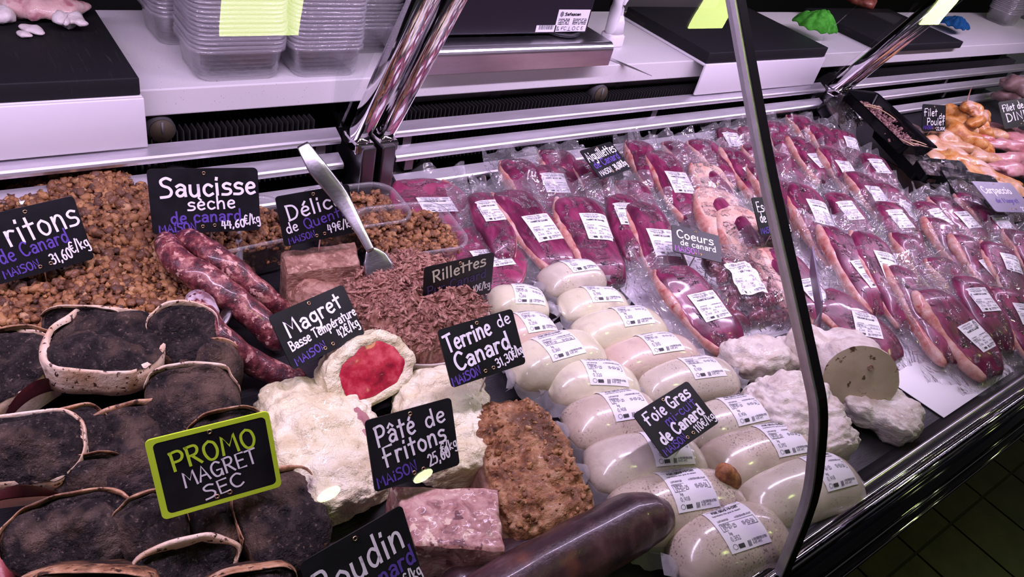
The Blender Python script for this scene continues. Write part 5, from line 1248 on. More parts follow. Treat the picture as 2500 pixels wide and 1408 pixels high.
# ---------------------------------------------------------------- terrines and loaves
def slab_block(corners_top, h, mat, name, lab, cat, nz=.0022, seed=0, bev=.006, side=None, base=0.0, rough_n=16):
    """block from four top-face pixels (at height h over the deck), straight down"""
    T_ = [P(x, y, DECK + h) for x, y in corners_top]; c = sum(T_, Vector()) / 4
    q = [Vector((p.x - c.x, p.y - c.y)) for p in T_]
    root = thing(name, lab, cat, at((c.x, c.y, DECK + base)))
    hh = h - base
    def bil(u, v): return (q[0] * (1 - u) * (1 - v) + q[1] * u * (1 - v) + q[2] * u * v + q[3] * (1 - u) * v)
    n = rough_n
    def jit(p, k=1.0):
        s = nz * k
        return (p[0] + s * noise.noise(Vector((p[0] * 60, p[1] * 60, p[2] * 60 + seed))), p[1] + s * noise.noise(Vector((p[0] * 60 + 9, p[1] * 60, p[2] * 60 + seed))),
                max(0, p[2] + s * noise.noise(Vector((p[0] * 60, p[1] * 60 + 5, p[2] * 60 + seed))) + s * .7 * noise.noise(Vector((p[0] * 160, p[1] * 160, seed)))))
    # perimeter rings from bottom to top, then the top grid
    def ring(z, ins):
        out = []
        for a, b in (((0, 0), (1, 0)), ((1, 0), (1, 1)), ((1, 1), (0, 1)), ((0, 1), (0, 0))):
            for k in range(n):
                t = k / n; u = a[0] + (b[0] - a[0]) * t; v = a[1] + (b[1] - a[1]) * t
                u = .5 + (u - .5) * (1 - ins); v = .5 + (v - .5) * (1 - ins); p = bil(u, v); out.append((p.x, p.y, z))
        return out
    zs = [0] + [hh * k / 8 for k in range(1, 8)] + [hh - bev, hh - bev * .3]
    rings = [[jit(p) for p in ring(z, .02 if z < hh - bev * .5 else .04)] for z in zs]
    V, F = loft(rings, cap=False); F.append(tuple(range(4 * n))[::-1])
    obj('side', (V, F), side or mat, root)
    tv, tf = grid(lambda u, v: jit((bil(.02 + .96 * u, .02 + .96 * v).x, bil(.02 + .96 * u, .02 + .96 * v).y, hh - (bev * .45 if u in (0, 1) or v in (0, 1) else 0))), n * 2, n * 2)
    obj('top', (tv, tf), mat, root)
    return root
slab_block(((700, 668), (880, 644), (872, 586), (684, 614)), .072, 'terrine_brown', 'terrine_block', 'brown shredded-meat terrine block under the Délice sign', 'terrine', seed=1)
slab_block(((1010, 1330), (1237, 1349), (1221, 1186), (950, 1182)), .070, 'terrine_pink', 'terrine_block', 'pink marbled terrine block under the Pâté de Fritons sign', 'terrine', seed=2, nz=.0018)
# crumbly piece behind the Magret sign
c = P(790, 800, DECK); o = obj('terrine_piece', blob(.046, .050, .046, 40, 48, .34, 26, 2.0, fine=.12, pw=.7), 'terrine_brown', None, at(c, .3)); tag(o, 'crumbly brown terrine end behind the Magret sign', 'terrine')

# crusty loaf
la_, lb_ = P(1235, 985, DECK + .05), P(1350, 1290, DECK + .05)
ln = (la_ - lb_).length
lf_M = frame(la_, lb_, z=DECK)
loaf = thing('terrine_loaf', 'long terrine loaf with crusty brown top under the Terrine de Canard sign', 'terrine', lf_M)
def loaf_pt(u, v, crust):
    t = -1 + 2 * u; a = math.pi * (v if crust else v)
    hwid = .056 * (1 - abs(t) ** 5) ** .35 * (1 - .12 * t); hh = .066 * (1 - abs(t) ** 5) ** .3
    ca, sa = math.cos(a), math.sin(a)
    x = hwid * math.copysign(abs(ca) ** .55, ca); z = hh * (abs(sa) ** .55); y = t * ln * .56
    q = Vector((x, y, z)); topk = min(1, max(0, (sa - .35) / .4))
    d = .0025 * noise.noise(q * 30) + topk * (.008 * abs(noise.noise(q * 48)) + .0055 * noise.noise(q * 95) + .003 * noise.noise(q * 210))
    nrm = Vector((ca, .0, sa)).normalized(); q += nrm * d
    return (q.x, q.y, max(0, q.z))
def loaf_fn(lo, hi):
    return grid(lambda u, v: loaf_pt(.004 + .992 * u, lo + (hi - lo) * v, True), 120, 90 if hi - lo > .5 else 26)
obj('crust', loaf_fn(.22, .80), 'crust', loaf)
obj('loaf_side', loaf_fn(.0, .23), 'loaf_side', loaf); obj('loaf_side', loaf_fn(.79, 1.0), 'loaf_side', loaf)
rs = np.random.RandomState(8); pts = []
for k in range(260):
    u, v = rs.uniform(.06, .94), rs.uniform(.30, .72); pts.append(loaf_pt(u, v, True))
cr = crumbs('crust_crumbs', pts, .0010, .0034, 5, mat='crumb', tone=(.35, .98), parent=loaf); cr['kind'] = 'stuff'

# ---------------------------------------------------------------- rillettes bowl, fork
bc_ = P(1000, 835, DECK); BR = .098
bowl = thing('rillettes_bowl', 'cream speckled ceramic bowl full of rillettes', 'bowl', at(bc_))
def circ(r, z, n=56): return [(r * math.cos(2 * math.pi * k / n), r * math.sin(2 * math.pi * k / n), z) for k in range(n)]
obj('bowl', loft([circ(.055, .0), circ(.066, .002), circ(.084, .020), circ(.094, .042), circ(.0975, .052), circ(.0965, .0545), circ(.094, .052), circ(.085, .03)], cap=False), 'bowl_ceramic', bowl)
def ril(u, v):
    th = 2 * math.pi * v; r = .093 * u
    x, y = r * math.cos(th), r * math.sin(th) * .96; q = Vector((x, y, 0))
    h = .050 + .052 * max(0, 1 - (u * .98) ** 2.6) ** .8 - .010 * math.exp(-((x + .02) ** 2 + (y - .01) ** 2) / .0008)
    sw = Vector((x * 26 + 1.5 * noise.noise(q * 30), y * 26 + 1.5 * noise.noise(q * 30 + Vector((5, 5, 5))), th * .4))
    h += .022 * abs(noise.noise(sw)) + .011 * abs(noise.noise(q * 55 + Vector((0, 0, 2)))) + .005 * noise.noise(q * 130)
    h += .002 * noise.noise(q * 300)
    rr = 1 + .05 * noise.noise(Vector((math.cos(th) * 4, math.sin(th) * 4, 7)))
    return (x * rr, y * rr, h if u < 1 else .040)
o = obj('rillettes', grid(ril, 120, 260, closed_v=True), 'rillettes', None, at(bc_)); tag(o, 'pile of pinkish brown shredded rillettes heaped in the ceramic bowl', 'rillettes')
rs = np.random.RandomState(21); pts = []
for k in range(1500):
    q_ = ril(math.sqrt(rs.uniform(0, .96)), rs.rand()); pts.append((q_[0], q_[1], q_[2] + .0004))
fb = crumbs('meat_fibres', pts, .0009, .0022, 22, mat='rillettes', parent=o, elong=5.0); fb['kind'] = 'stuff'
# serving fork
fk0 = P(738, 352, DECK + .26); fk_ = [(738, 352, .215), (775, 410, .195), (830, 480, .165), (880, 565, .135), (905, 612, .118)]
fp = [P(x, y, DECK + z) for x, y, z in fk_]; fc = P(940, 680, DECK + .085)
fork = thing('serving_fork', 'steel serving fork stuck in the rillettes', 'fork', at(fc))
view = Vector(CAM) - fp[2]; view.normalize()
def strip(path, widths, th, nrm):
    P_ = catmull(path, 6); m = len(P_); W_ = np.interp(np.linspace(0, 1, m), np.linspace(0, 1, len(widths)), widths); rings = []
    for i, p in enumerate(P_):
        t = (P_[min(i + 1, m - 1)] - P_[max(i - 1, 0)]).normalized(); s = t.cross(nrm).normalized(); w = s.cross(t); a = W_[i] / 2
        rings.append([tuple(p + s * (a * x) + w * (th * y)) for x, y in ((1, 0), (.85, .5), (.4, .75), (-.4, .75), (-.85, .5), (-1, 0), (-.85, -.5), (.85, -.5))])
    return loft(rings)
nn = Vector((-.3, -.75, .6)).normalized()
obj('handle', strip([p - fc for p in fp], [.014, .0225, .021, .012, .0095], .0022, nn), 'steel', fork)
hd = [P(x, y, DECK + z) - fc for x, y, z in ((903, 608, .119), (915, 630, .110), (925, 655, .100), (938, 690, .085))]
obj('head', strip(hd, [.010, .030, .036, .034], .0016, nn), 'steel', fork)
tx = (hd[-1] - hd[-2]).normalized(); sx_ = tx.cross(nn).normalized()
for k in range(4):
    b0 = hd[-1] + sx_ * ((k - 1.5) * .0095); obj('tine', strip([b0 - tx * .003, b0 + tx * .012, b0 + tx * .026], [.006, .005, .003], .0014, nn), 'steel', fork)

# ---------------------------------------------------------------- dried duck breasts
def dried(far, near, w, z0, z1, seed, lab, T=.040, curl=.014, fat='dried_fat', cut=None, rim=.0048, roll=0.0, skew=0.0):
    """w = half width in metres; cut = end (-1 near) sliced off square showing flesh and fat"""
    n = P(near[0], near[1], DECK + z0 + T * .6); f = P(far[0], far[1], DECK + z1 + T * .6); n.z -= T * .6; f.z -= T * .6
    M = frame(f, n, roll=roll); L = (f - n).length / 2; sd = seed * 3.7
    root = thing('dried_duck_breast', lab, 'dried duck', M, 'dried duck breasts piled by the promo sign')
    def outline(th, k):
        c, s = math.cos(th), math.sin(th)
        e = .74 if s > 0 else .80
        x = w * math.copysign(abs(c) ** e, c) * (1 + .10 * s) * (1 + .16 * noise.noise(Vector((c * 1.6, s * 1.6, sd)))); y = L * math.copysign(abs(s) ** .80, s) * (1 + .10 * noise.noise(Vector((c * 1.6, s * 1.6, sd + 4))))
        x += skew * w * s
        if cut: y = max(y, -L * .86)
        return x * k, y * k
    def lift(x, y):          # far edge curls up
        return curl * max(0, y / L) ** 2.2 + .004 * noise.noise(Vector((x * 20, y * 20, sd)))
    NT_ = 56
    def ringf(k, z, zl):
        out = []
        for i in range(NT_):
            x, y = outline(2 * math.pi * i / NT_, k); out.append((x, y, max(.0003, z + lift(x, y) * zl + .0022 * noise.noise(Vector((x * 60, y * 60, z * 60 + sd))))))
        return out
    # fat layer: bottom, sides and an uneven band turned up over the edge, widest at the far end
    def band(th):
        e = max(0, math.sin(th)); return (.035 + rim * 12 * e ** 1.5 + .02 * rim * 100 * max(0, noise.noise(Vector((math.cos(th) * 3, math.sin(th) * 3, sd))))) * (1.0 if not cut else 1.2)
    def bring(kf, z, zl):
        out = []
        for i in range(NT_):
            th = 2 * math.pi * i / NT_; x, y = outline(th, kf(band(th)))
            out.append((x, y, max(.0003, z + lift(x, y) * zl + .0024 * noise.noise(Vector((x * 55, y * 55, z * 55 + sd))))))
        return out
    full = rim > .008 or cut
    body = [bring(lambda b_: .86, .0, .4), bring(lambda b_: .97, .002, .6), bring(lambda b_: 1.0, T * .30, .8), bring(lambda b_: 1.0, T * .62, 1.0), bring(lambda b_: .97, T * .86, 1.05), bring(lambda b_: .90, T * .90, 1.0)]
    V, F = loft(body, cap=False); F.append(tuple(range(NT_))[::-1]); obj('fat_layer', (V, F), fat if full else 'dried_side', root)
    r0, r1 = (math.radians(-40), math.radians(220)) if full else (math.radians(8 + 14 * math.sin(sd)), math.radians(172 + 16 * math.cos(sd)))
    def rimf(u, v):
        th = r0 + (r1 - r0) * u; tp = math.sin(math.pi * u) ** .6; bw = band(th) * tp * (1 + .5 * noise.noise(Vector((u * 9, sd, 1)))) + .004
        k, zz = ((1.004, .40), (1.012, .66), (1 - .15 * bw, .88), (1 - .6 * bw, 1.0), (1 - 1.05 * bw, .98), (1 - 1.25 * bw, .86))[min(5, int(round(v * 5)))]
        x, y = outline(th, k); return (x, y, T * zz + lift(x, y) * 1.08 + .0020 * noise.noise(Vector((x * 70, y * 70, sd))) + .0006)
    obj('fat_rim', grid(rimf, 44, 6), fat, root)
    def ffn(u, v):
        th = 2 * math.pi * v; x, y = outline(th, (.985 - .85 * band(th) * max(0, math.sin(th)) ** .7) * u); q = Vector((x, y, 0))
        z = T * (.95 + .30 * (1 - u ** 2.5)) + lift(x, y) * (1.0 - .35 * (1 - u)) + .014 * noise.noise(q * 20 + Vector((0, 0, sd))) * (1 - .7 * u) + .0062 * noise.noise(q * 48 + Vector((0, 0, sd))) + .0026 * noise.noise(q * 130)
        z -= .006 * max(0, 1 - abs(u - .80) / .14) * max(0, math.sin(th)) + .003 * max(0, u - .9) * 10
        return (x, y, z)
    obj('flesh', grid(ffn, 26, NT_, closed_v=True), 'dried_flesh', root)
    if cut:
        yc = -L * .86 * 1.0; xs = [x for x, y in (outline(2 * math.pi * i / 200, 1) for i in range(200)) if y <= -L * .85]
        xa, xb = min(xs), max(xs); nx = 14
        def face(zf0, zf1, y, mat, name, wob):
            Vv = []
            for j in range(4):
                for i in range(nx):
                    t = i / (nx - 1); x = xa + (xb - xa) * t; e = math.sin(math.pi * min(max(t, .03), .97)) ** .35
                    z = T * 1.06 * e * (zf0 + (zf1 - zf0) * j / 3) + wob * math.sin(t * 5 + sd) * (j == (3 if mat == 'cut_fat_white' else 0))
                    Vv.append((x * .985, y, max(.0005, z)))
            obj(name, (Vv, [(j * nx + i, j * nx + i + 1, (j + 1) * nx + i + 1, (j + 1) * nx + i) for j in range(3) for i in range(nx - 1)]), mat, root)
        face(.0, .46, yc - .0045, 'cut_fat_white', 'cut_fat', .002); face(.42, .97, yc - .0040, 'dried_cut_meat', 'cut_meat', .002)
    return root
DD = [
 ((212, 738), (205, 815), 0.04, .052, .072, 1, 'dried duck breast with thick pale horseshoe fat rim in front of the crumbs', dict(fat='dried_fat_pale', curl=.020, T=.026)),
 ((420, 765), (470, 880), 0.034, .045, .060, 3, 'dried duck breast tucked behind the broad slab', dict(fat='dried_fat_pale', curl=.012)),
 ((105, 835), (400, 865), 0.047, .060, .066, 2, 'broad slab of dried duck breast with pale fat along its lower edge', dict(fat='dried_fat_pale', curl=.004, T=.036, rim=.0084)),
 ((35, 800), (45, 890), 0.034, .040, .058, 4, 'dried duck breast with orange rim at the frame edge below the crumbs', {}),
 ((500, 850), (545, 950), 0.028, .030, .040, 19, 'small dark dried duck piece beside the mouldy sausage', dict(curl=.004)),
 ((-75, 865), (75, 965), 0.05, .052, .060, 5, 'sliced dried duck breast showing dark flesh and thick white fat', dict(fat='dried_fat_pale', cut=-1, T=.040, curl=0)),
 ((140, 1005), (185, 1140), 0.036, .026, .046, 8, 'dried duck breast with tan rim behind the lower sliced one', {}),
 ((458, 895), (470, 1065), 0.044, .030, .056, 6, 'round dried duck breast with tan rim right above the promo sign', dict(fat='dried_fat_pale', curl=.016)),
 ((300, 985), (365, 1225), 0.042, .014, .042, 7, 'long dark dried duck breast with pinkish bloom left of the promo sign', dict(curl=.008)),
 ((545, 990), (560, 1110), 0.036, .022, .044, 10, 'dried duck breast with orange rim hidden by the promo sign corner', dict(curl=.016)),
 ((78, 1010), (52, 1195), 0.046, .044, .060, 9, 'sliced dried duck breast with fat edge lying on the near pile', dict(fat='dried_fat_pale', cut=-1, T=.038, curl=.002)),
 ((215, 1100), (225, 1200), 0.03, .020, .036, 11, 'dark dried duck breast tip between the two piles', {}),
 ((185, 1190), (190, 1390), 0.052, .008, .034, 12, 'large wrinkled dried duck breast under the lower sliced one', dict(curl=.006)),
 ((345, 1205), (390, 1360), 0.03, .010, .030, 13, 'dark dried duck breast behind the curled fat one', {}),
 ((255, 1310), (235, 1460), 0.05, .006, .040, 14, 'dried duck breast with orange fat ridges at the photo base', dict(curl=.016)),
 ((452, 1290), (465, 1460), 0.042, .004, .034, 15, 'dried duck breast with broad pink curled fat lip', dict(fat='dried_fat_pale', curl=.024, T=.026, rim=.012)),
 ((645, 1150), (725, 1395), 0.042, .004, .022, 17, 'long brown dried duck breast beside the white fat block', dict(curl=.004)),
 ((600, 1325), (610, 1470), 0.04, .004, .036, 16, 'rounded dark dried duck breast at the foot of the promo stake', dict(curl=.010)),
 ((520, 1170), (560, 1330), 0.034, .002, .014, 18, 'dried duck breast lying under the promo sign', dict(curl=.004)),
]
for (f_, n_, w_, z0, z1, sd, lab, kw) in DD: dried(f_, n_, w_, z0, z1, sd, lab, **kw)
c = P(-8, 1370, DECK + .01); tag(obj('red_meat_piece', blob(.014, .045, .018, 14, 18, .3, 30, 3.0), 'red_joint', None, at((c.x, c.y, DECK), .1)), 'sliver of red meat at the edge beside the dried duck', 'meat')

# ---------------------------------------------------------------- fat-coated duck breasts
def lumpy(px_far, px_near, w, h, mat, name, lab, cat, seed, pw=.62, z=DECK, amp=1.0, nu=100, nv=130, grp=None, res=1.0):
    f, n = P(*px_far, z + h * .6), P(*px_near, z + h * .6); M = frame(f, n, z=z); L = (f - n).length / 2
    root = thing(name, lab, cat, M, grp)
    def fn(u, v):
        th = math.pi * (.01 + .98 * u); a = 2 * math.pi * v; s = math.sin(th) ** .42; ca, sa = math.cos(a), math.sin(a)
        q = Vector((w * s * math.copysign(abs(ca) ** pw, ca), -math.cos(th) ** 1 * L if True else 0, h * .5 * s * math.copysign(abs(sa) ** pw, sa)))
        o = Vector((seed * 3, seed, seed * 7)); nr = Vector((ca, .3 * -math.cos(th), sa))
        q += nr * amp * (.010 * noise.noise(q * 16 + o) + .009 * abs(noise.noise(q * 34 + o)) + .0045 * noise.noise(q * 80 + o) + .0024 * noise.noise(q * 190 + o))
        return (q.x, q.y, max(0, q.z + h * .5))
    obj('coating', grid(fn, nu, nv, closed_v=True, cap=True), mat, root); return root, L
r1, L1 = lumpy((735, 940), (850, 1240), .062, .058, 'white_fat', 'fat_coated_magret', 'large white fat-coated duck breast block beside the promo sign', 'fat-coated duck', 1)
obj('exposed_meat', blob(.013, .022, .008, 12, 16, .4, 60, 2), 'old_pink_meat', r1, Matrix.Translation((.040, .0, .046)) @ Matrix.Rotation(.5, 4, 'Y'))
r2, L2 = lumpy((1060, 920), (1115, 1160), .052, .060, 'white_fat', 'fat_coated_magret', 'white fat-coated duck breast behind the Pâté de Fritons sign', 'fat-coated duck', 2)
# halved one with its red cut face towards the viewer
cc = P(912, 905, DECK + .060)
Mh = Matrix.Translation((cc.x, cc.y, DECK + .038)) @ Matrix.Rotation(math.radians(6), 4, 'Z') @ Matrix.Rotation(math.radians(-12), 4, 'Y') @ Matrix.Diagonal((.80, .80, .70, 1))
rh = thing('fat_coated_magret', 'cut fat-coated duck breast with bright red meat face', 'fat-coated duck', Mh)
HA, HB = .064, .047
def shell(u, v):
    a = 2 * math.pi * v; ca, sa = math.cos(a), math.sin(a); t = u
    y = -.026 + .085 * t; k = (1 - max(0, (t - .45) / .55) ** 2.2) ** .5 if t > .45 else 1
    q = Vector((HA * k * math.copysign(abs(ca) ** .8, ca), y, HB * k * math.copysign(abs(sa) ** .8, sa))); nr = Vector((ca, 0, sa))
    q += nr * (.007 * noise.noise(q * 28) + .005 * abs(noise.noise(q * 55 + Vector((3, 1, 1)))) + .002 * noise.noise(q * 130))
    q.y += .008 * noise.noise(Vector((ca * 3, sa * 3, 2))) * (1 - t)
    q.z += .020 + (-.45 * (q.y)) * 0
    return (q.x, q.y, max(q.z, -.028))
def tiltm(v, an=math.radians(-38)):
    return v
gA = grid(shell, 36, 80, closed_v=True)
def facef(u, v):        # fat annulus then meat
    a = 2 * math.pi * v; o = Vector(shell(0, v)); c0 = Vector((.003, -.026, .020)); p = c0 + (o - c0) * (1 - .30 * u)
    return (p.x, p.y * (1 - u) + u * -.027 - .003 * math.sin(math.pi * u) + .003 * noise.noise(p * 90) * (1 - u), p.z)
RX = Matrix.Translation((0, 0, .012)) @ Matrix.Rotation(math.radians(-42), 4, 'X')
obj('coating', join(gA, grid(facef, 8, 80, closed_v=True)), 'white_fat', rh, RX)
def redf(u, v):
    o = Vector(facef(1, v)); c0 = Vector((.004, -.024, .020)); p = c0 + (o - c0) * u * 1.02
    return (p.x, -.028 - .0035 * (1 - u * u) + .001 * noise.noise(p * 40), p.z)
obj('red_meat', grid(redf, 18, 60, closed_v=True), 'red_cut', rh, RX)

# ---------------------------------------------------------------- blood sausages
sausage([(1180, 1480), (1330, 1395), (1450, 1325), (1545, 1275), (1600, 1262)], [.030, .032, .032, .031, .024], 'blood_sausage', 'blood_sausage', 'thick dark blood sausage with a puckered end beside the foie gras pouches', 'sausage', 5, [.050] * 5, n=24, nz=.08, grp='blood sausages', ns=20)
sausage([(1120, 1440), (1250, 1370), (1360, 1320), (1450, 1300)], [.022, .023, .023, .022], 'blood_sausage', 'blood_sausage', 'dark blood sausage lying behind the thick one', 'sausage', 6, [.024] * 4, n=20, nz=.08, grp='blood sausages', ns=20)

# cork on the foie gras stake
ck = P(1768, 1152, DECK + .070); o = obj('cork', sweep([(0, -.0, 0), (.006, -.004, -.006), (.012, -.009, -.013)], [.0110, .0115, .0108], 16, 1, .10, 200, sub=3), 'cork_crust', None, Matrix.Translation(ck)); tag(o, 'small brown cork plug resting on the peppered foie gras pouch', 'cork')

# ---------------------------------------------------------------- whole foie gras in fat, some cut
rA, LA = lumpy((1870, 930), (2030, 1110), .062, .070, 'foie_fat', 'fat_wrapped_foie', 'long fat-wrapped foie gras roll lying along the front gutter side', 'foie gras', 5, amp=1.3)
rB, LB = lumpy((1775, 880), (1960, 850), .030, .042, 'foie_fat', 'fat_wrapped_foie', 'small fat-wrapped foie gras end with pinkish cut face', 'foie gras', 6, amp=1.0, nu=50, nv=60)
obj('cut_face', blob(.022, .040, .020, 16, 20, .3, 30, 4), 'foie_cut_pink', rB, Matrix.Translation((.010, .028, .012)))
# big roll with round cut face
p0 = P(2105, 925, DECK + .062)
Mb = Matrix.Translation((p0.x, p0.y, DECK + .058)) @ Matrix.Rotation(math.radians(-38), 4, 'Z') @ Matrix.Rotation(math.radians(-24), 4, 'X')
rC = thing('fat_wrapped_foie', 'thick foie gras roll with large round greenish-beige cut face', 'foie gras', Mb)
def roll_fn(u, v):
    a = 2 * math.pi * v; ca, sa = math.cos(a), math.sin(a); R0 = .050; y = .125 * u
    k = 1 if u < .6 else (1 - ((u - .6) / .4) ** 2.4) ** .5
    q = Vector((R0 * 1.08 * k * ca, y, R0 * k * sa)); o = Vector((2, 5, 1)); nr = Vector((ca, 0, sa))
    q += nr * ((.007 * noise.noise(q * 18 + o) + .006 * abs(noise.noise(q * 40 + o)) + .003 * noise.noise(q * 90 + o)) * min(1, .25 + u * 3) + .012 * max(0, -sa) * u)
    return (q.x, q.y, max(q.z, -.056))
obj('fat_coat', grid(roll_fn, 50, 70, closed_v=True, cap=False), 'foie_fat', rC)
obj('cut_face', grid(lambda u, v: tuple((lambda p: (p.x * u, p.y - .002 * (1 - u * u), p.z * u))(Vector(roll_fn(0, v)))), 10, 70, closed_v=True), 'foie_cut', rC)
pin = [(0.004 + .0035 * math.cos(t), -.0045, .022 + .0035 * math.sin(t)) for t in np.linspace(0, 5.5, 7)]
obj('vein_ring', sweep(pin, .0010, 6, sub=3), 'terrine_brown', rC)
rD, LD = lumpy((2140, 935), (2150, 1040), .058, .040, 'foie_fat', 'fat_wrapped_foie', 'torn sheet of white fat hanging below the cut foie gras roll', 'fat', 9, amp=1.2, nu=50, nv=60)
rE, LE = lumpy((2010, 840), (1985, 880), .040, .070, 'foie_fat', 'fat_wrapped_foie', 'fat-wrapped foie gras piece behind the big roll with two small cut lobes', 'foie gras', 10, amp=1.0, nu=40, nv=50)
obj('cut_lobe', blob(.026, .016, .026, 14, 18, .2, 40, 2), 'foie_cut_pink', rE, Matrix.Translation((.020, -.006, .040)))
obj('cut_lobe', blob(.022, .014, .020, 14, 18, .2, 40, 3), 'foie_cut', rE, Matrix.Translation((.060, -.002, .040)))

# ---------------------------------------------------------------- black trays
def tray(far, near, w, h, lab, z0, z1, film_=False, filling=None, seed=0, skew=0.0):
    f, n = P(*far, DECK + z1), P(*near, DECK + z0); M = frame(f, n); L = (f - n).length
    root = thing('black_tray', lab, 'tray', M, 'black plastic trays beside the chicken')
    lv = [(w * .80, L * .86, .006, .0012), (w * .84, L * .90, .010, 0), (w * .94, L * .97, .012, h - .004), (w, L, .012, h), (w * .985, L * .985, .011, h + .0004), (w * .93, L * .955, .011, h - .002), (w * .82, L * .88, .008, .003)]
    V, F = loft(loft_rr(lv, 4), cap=False); m_ = len(rounded_rect(1, 1, .1, 4)); F.append(tuple(range(m_))[::-1]); F.append(tuple(6 * m_ + j for j in range(m_)))
    obj('tray', (V, F), 'black_gloss', root, smooth=False)
    if filling: filling(root, w, L, h)
    if film_:
        g = grid(lambda u, v: ((v - .5) * w, (u - .5) * L, h + .001 + .004 * noise.noise(Vector((u * 9, v * 7, seed))) - .004 * math.sin(math.pi * u) * math.sin(math.pi * v)), 16, 12)
        obj('cling_film', g, 'cling_film', root)
    return root
def fill_ground(root, w, L, h):
    rs = np.random.RandomState(7); pts = []
    for k in range(520):
        y = rs.uniform(-.42, .36) * L; x = rs.normal(0, .16) * w + .05 * w * math.sin(y * 30)
        pts.append((x, y, .006 + rs.uniform(0, .010)))
    c_ = crumbs('minced_meat', pts, .002, .005, 4, mat='ground_meat', parent=root); c_['kind'] = 'stuff'
    for (xa, ya, xb, yb) in ((-.02, .30, .03, .27), (-.03, .27, .02, .23), (.02, .22, .035, .06), (.0, -.36, .045, -.42), (.01, -.30, .05, -.38), (-.02, -.32, .0, -.43)):
        obj('skewer', sweep([(xa, ya * L, .018), ((xa + xb) / 2, (ya + yb) / 2 * L, .019), (xb, yb * L, .018)], .0013, 6, sub=2), 'skewer_wood', root)
def fill_balls(root, w, L, h):
    for i in range(3):
        for j in range(2):
            obj('meatball', blob(w * .14, w * .14, .016, 12, 16, .2, 60, i * 3 + j), 'dark_meatball', root, Matrix.Translation(((i - 1) * w * .27, (j - .5) * L * .4, .003)))
def fill_dark(root, w, L, h):
    obj('meat_slices', blob(w * .36, L * .36, .010, 14, 18, .3, 40, 5), 'dark_meatball', root, Matrix.Translation((0, 0, .003)))
tray((2088, 245), (2235, 385), .105, .030, 'long open black tray with minced meat remains and wooden skewers', .055, .080, filling=fill_ground)
tray((2010, 252), (2060, 330), .13, .030, 'film-wrapped black tray standing behind the open skewer tray', .010, .060, True, fill_dark, 2)
tray((2150, 330), (2260, 450), .085, .030, 'film-wrapped black tray under the open skewer tray', .015, .030, True, fill_dark, 3)
tray((2270, 408), (2300, 452), .150, .028, 'film-wrapped black tray with dark meatballs beside the chicken breasts', .030, .046, True, fill_balls, 4)
tray((2340, 440), (2385, 510), .150, .028, 'film-wrapped black tray under the Carpaccio sign', .022, .040, True, fill_dark, 5)
tray((2440, 500), (2490, 560), .150, .026, 'film-wrapped black tray with glossy creases beyond the Carpaccio sign', .010, .030, True, fill_dark, 6)

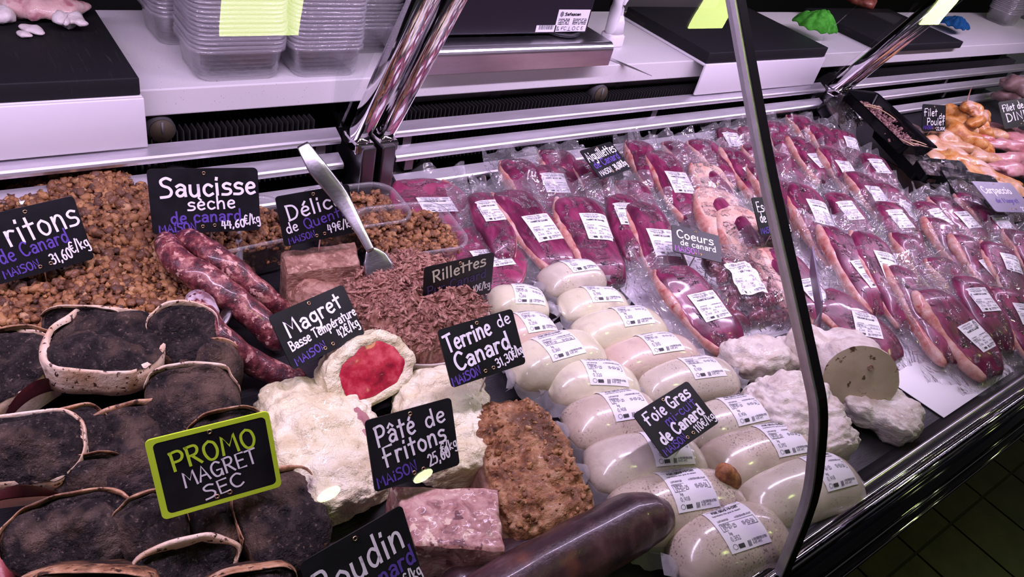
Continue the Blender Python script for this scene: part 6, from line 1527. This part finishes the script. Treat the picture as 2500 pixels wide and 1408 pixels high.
# ---------------------------------------------------------------- chicken and turkey
def piece(px, a, b, c, rz, mat, name, lab, cat, grp, seed, z=.0, nz=.30, taper=.0, pw=1.0, rx=0.0):
    p = P(px[0], px[1], DECK + z + c * .7)
    M = Matrix.Translation((p.x, p.y, DECK + z)) @ Matrix.Rotation(rz, 4, 'Z') @ Matrix.Rotation(rx, 4, 'X')
    o = obj(name, blob(a, b, c, 30, 36, nz * 1.9, 26, seed, taper=taper, pw=pw, fine=.10), mat, None, M); return tag(o, lab, cat, grp)
CK = 'raw chicken pieces heaped by the Filet de Poulet sign'
chick = [
 ((2345, 290), .045, .065, .030, .3, 'chicken_skin', 'chicken_thigh', 'orange-skinned chicken thigh next to the Filet de Poulet sign', .030, .2),
 ((2378, 262), .026, .060, .022, 1.9, 'chicken_skin', 'chicken_wing', 'topmost orange chicken wing of the heap', .075, .4),
 ((2395, 285), .026, .075, .022, 1.75, 'chicken_skin', 'chicken_wing', 'orange chicken wing with pointed tip below the topmost one', .055, .4),
 ((2362, 335), .036, .075, .030, .5, 'chicken_skin', 'chicken_breast', 'orange chicken breast leaning below the thigh', .020, .2),
 ((2402, 312), .030, .036, .024, .2, 'chicken_skin', 'chicken_drumstick', 'round orange chicken drumstick end in the middle of the heap', .035, .3),
 ((2372, 312), .016, .020, .016, .2, 'chicken_pale', 'chicken_joint', 'pale mauve chicken joint between the drumstick and the breast', .038, .2),
 ((2408, 335), .028, .026, .018, .2, 'red_joint', 'chicken_joint', 'bright red chicken joint above the black tray edge', .022, .2),
 ((2430, 325), .018, .050, .016, .35, 'chicken_pale', 'chicken_wing', 'pale chicken wing hanging beside the turkey fillets', .020, .3),
 ((2232, 318), .030, .030, .020, .2, 'brown_poultry', 'chicken_piece', 'brownish poultry piece behind the open skewer tray', .020, .2),
 ((2275, 350), .034, .085, .022, .55, 'chicken_pale', 'chicken_breast', 'pale orange chicken breast beside the skewer tray', .020, .1),
 ((2320, 345), .042, .070, .026, .6, 'chicken_pale', 'chicken_breast', 'pale yellow chicken breast right below the Filet de Poulet sign', .022, .2),
 ((2335, 385), .055, .080, .024, .5, 'chicken_skin', 'chicken_breast', 'broad orange chicken breast in the middle of the tray', .012, .1),
 ((2300, 395), .040, .060, .020, .5, 'chicken_pale', 'chicken_breast', 'peach chicken breast next to the meatball tray', .010, .1),
 ((2400, 425), .050, .085, .024, .6, 'chicken_skin', 'chicken_breast', 'large yellow-orange chicken breast above the Carpaccio sign', .010, .1),
 ((2390, 375), .034, .060, .018, .8, 'chicken_pale', 'chicken_breast', 'mauve-edged chicken breast behind the large yellow one', .012, .1),
 ((2470, 460), .040, .070, .020, .6, 'chicken_pale', 'chicken_breast', 'pale chicken breast beyond the Carpaccio sign', .008, .1),
]
for k, (px, a, b, c, rz, mt, nm, lab, z, tp) in enumerate(chick): piece(px, a, b, c, rz, mt, nm, lab, 'chicken', CK, k + 1.5, z, taper=tp)
TK = 'raw turkey fillets'
for k, (px, a, b, c, rz, lab) in enumerate((((2480, 330), .060, .080, .024, .7, 'pink turkey fillet right below the Filet de DINDE sign'), ((2470, 355), .034, .090, .018, 1.2, 'thin folded pink turkey fillet at the chicken side'),
        ((2475, 385), .030, .100, .018, 1.3, 'long dark pink turkey fillet below the folded one'), ((2485, 415), .030, .090, .018, 1.2, 'red-flecked turkey fillet near the Carpaccio sign'))):
    piece(px, a, b, c, rz, 'turkey_pink', 'turkey_fillet', lab, 'turkey', TK, k + 30.0, .016 - k * .002)
for k, (px, lab) in enumerate((((2490, 205), 'brown poultry carcass hanging over the rear louvres'), ((2485, 240), 'brown poultry piece lying in the rear corner'))):
    piece(px, .05, .06, .035, .3, 'brown_poultry', 'brown_poultry', lab, 'poultry', None, k + 40.0, .075 - .04 * k)
for px, lab in (((2360, 225), 'thin steel spike standing in the chicken heap'),):
    p = P(2352, 275, DECK + .06); t_ = P(2372, 212, DECK + .15)
    o = obj('meat_spike', sweep([(0, 0, 0), (t_ - p) * .5, (t_ - p)], .0018, 8, sub=2), 'steel', None, Matrix.Translation(p)); tag(o, lab, 'spike')
p = P(2405, 355, DECK + .012); o = obj('black_tray', box(-.075, .075, -.05, .05, 0, .014, .004), 'black_plastic', None, at((p.x, p.y + .03, DECK + .0005), -.15)); tag(o, 'low black tray edge under the chicken heap', 'tray')
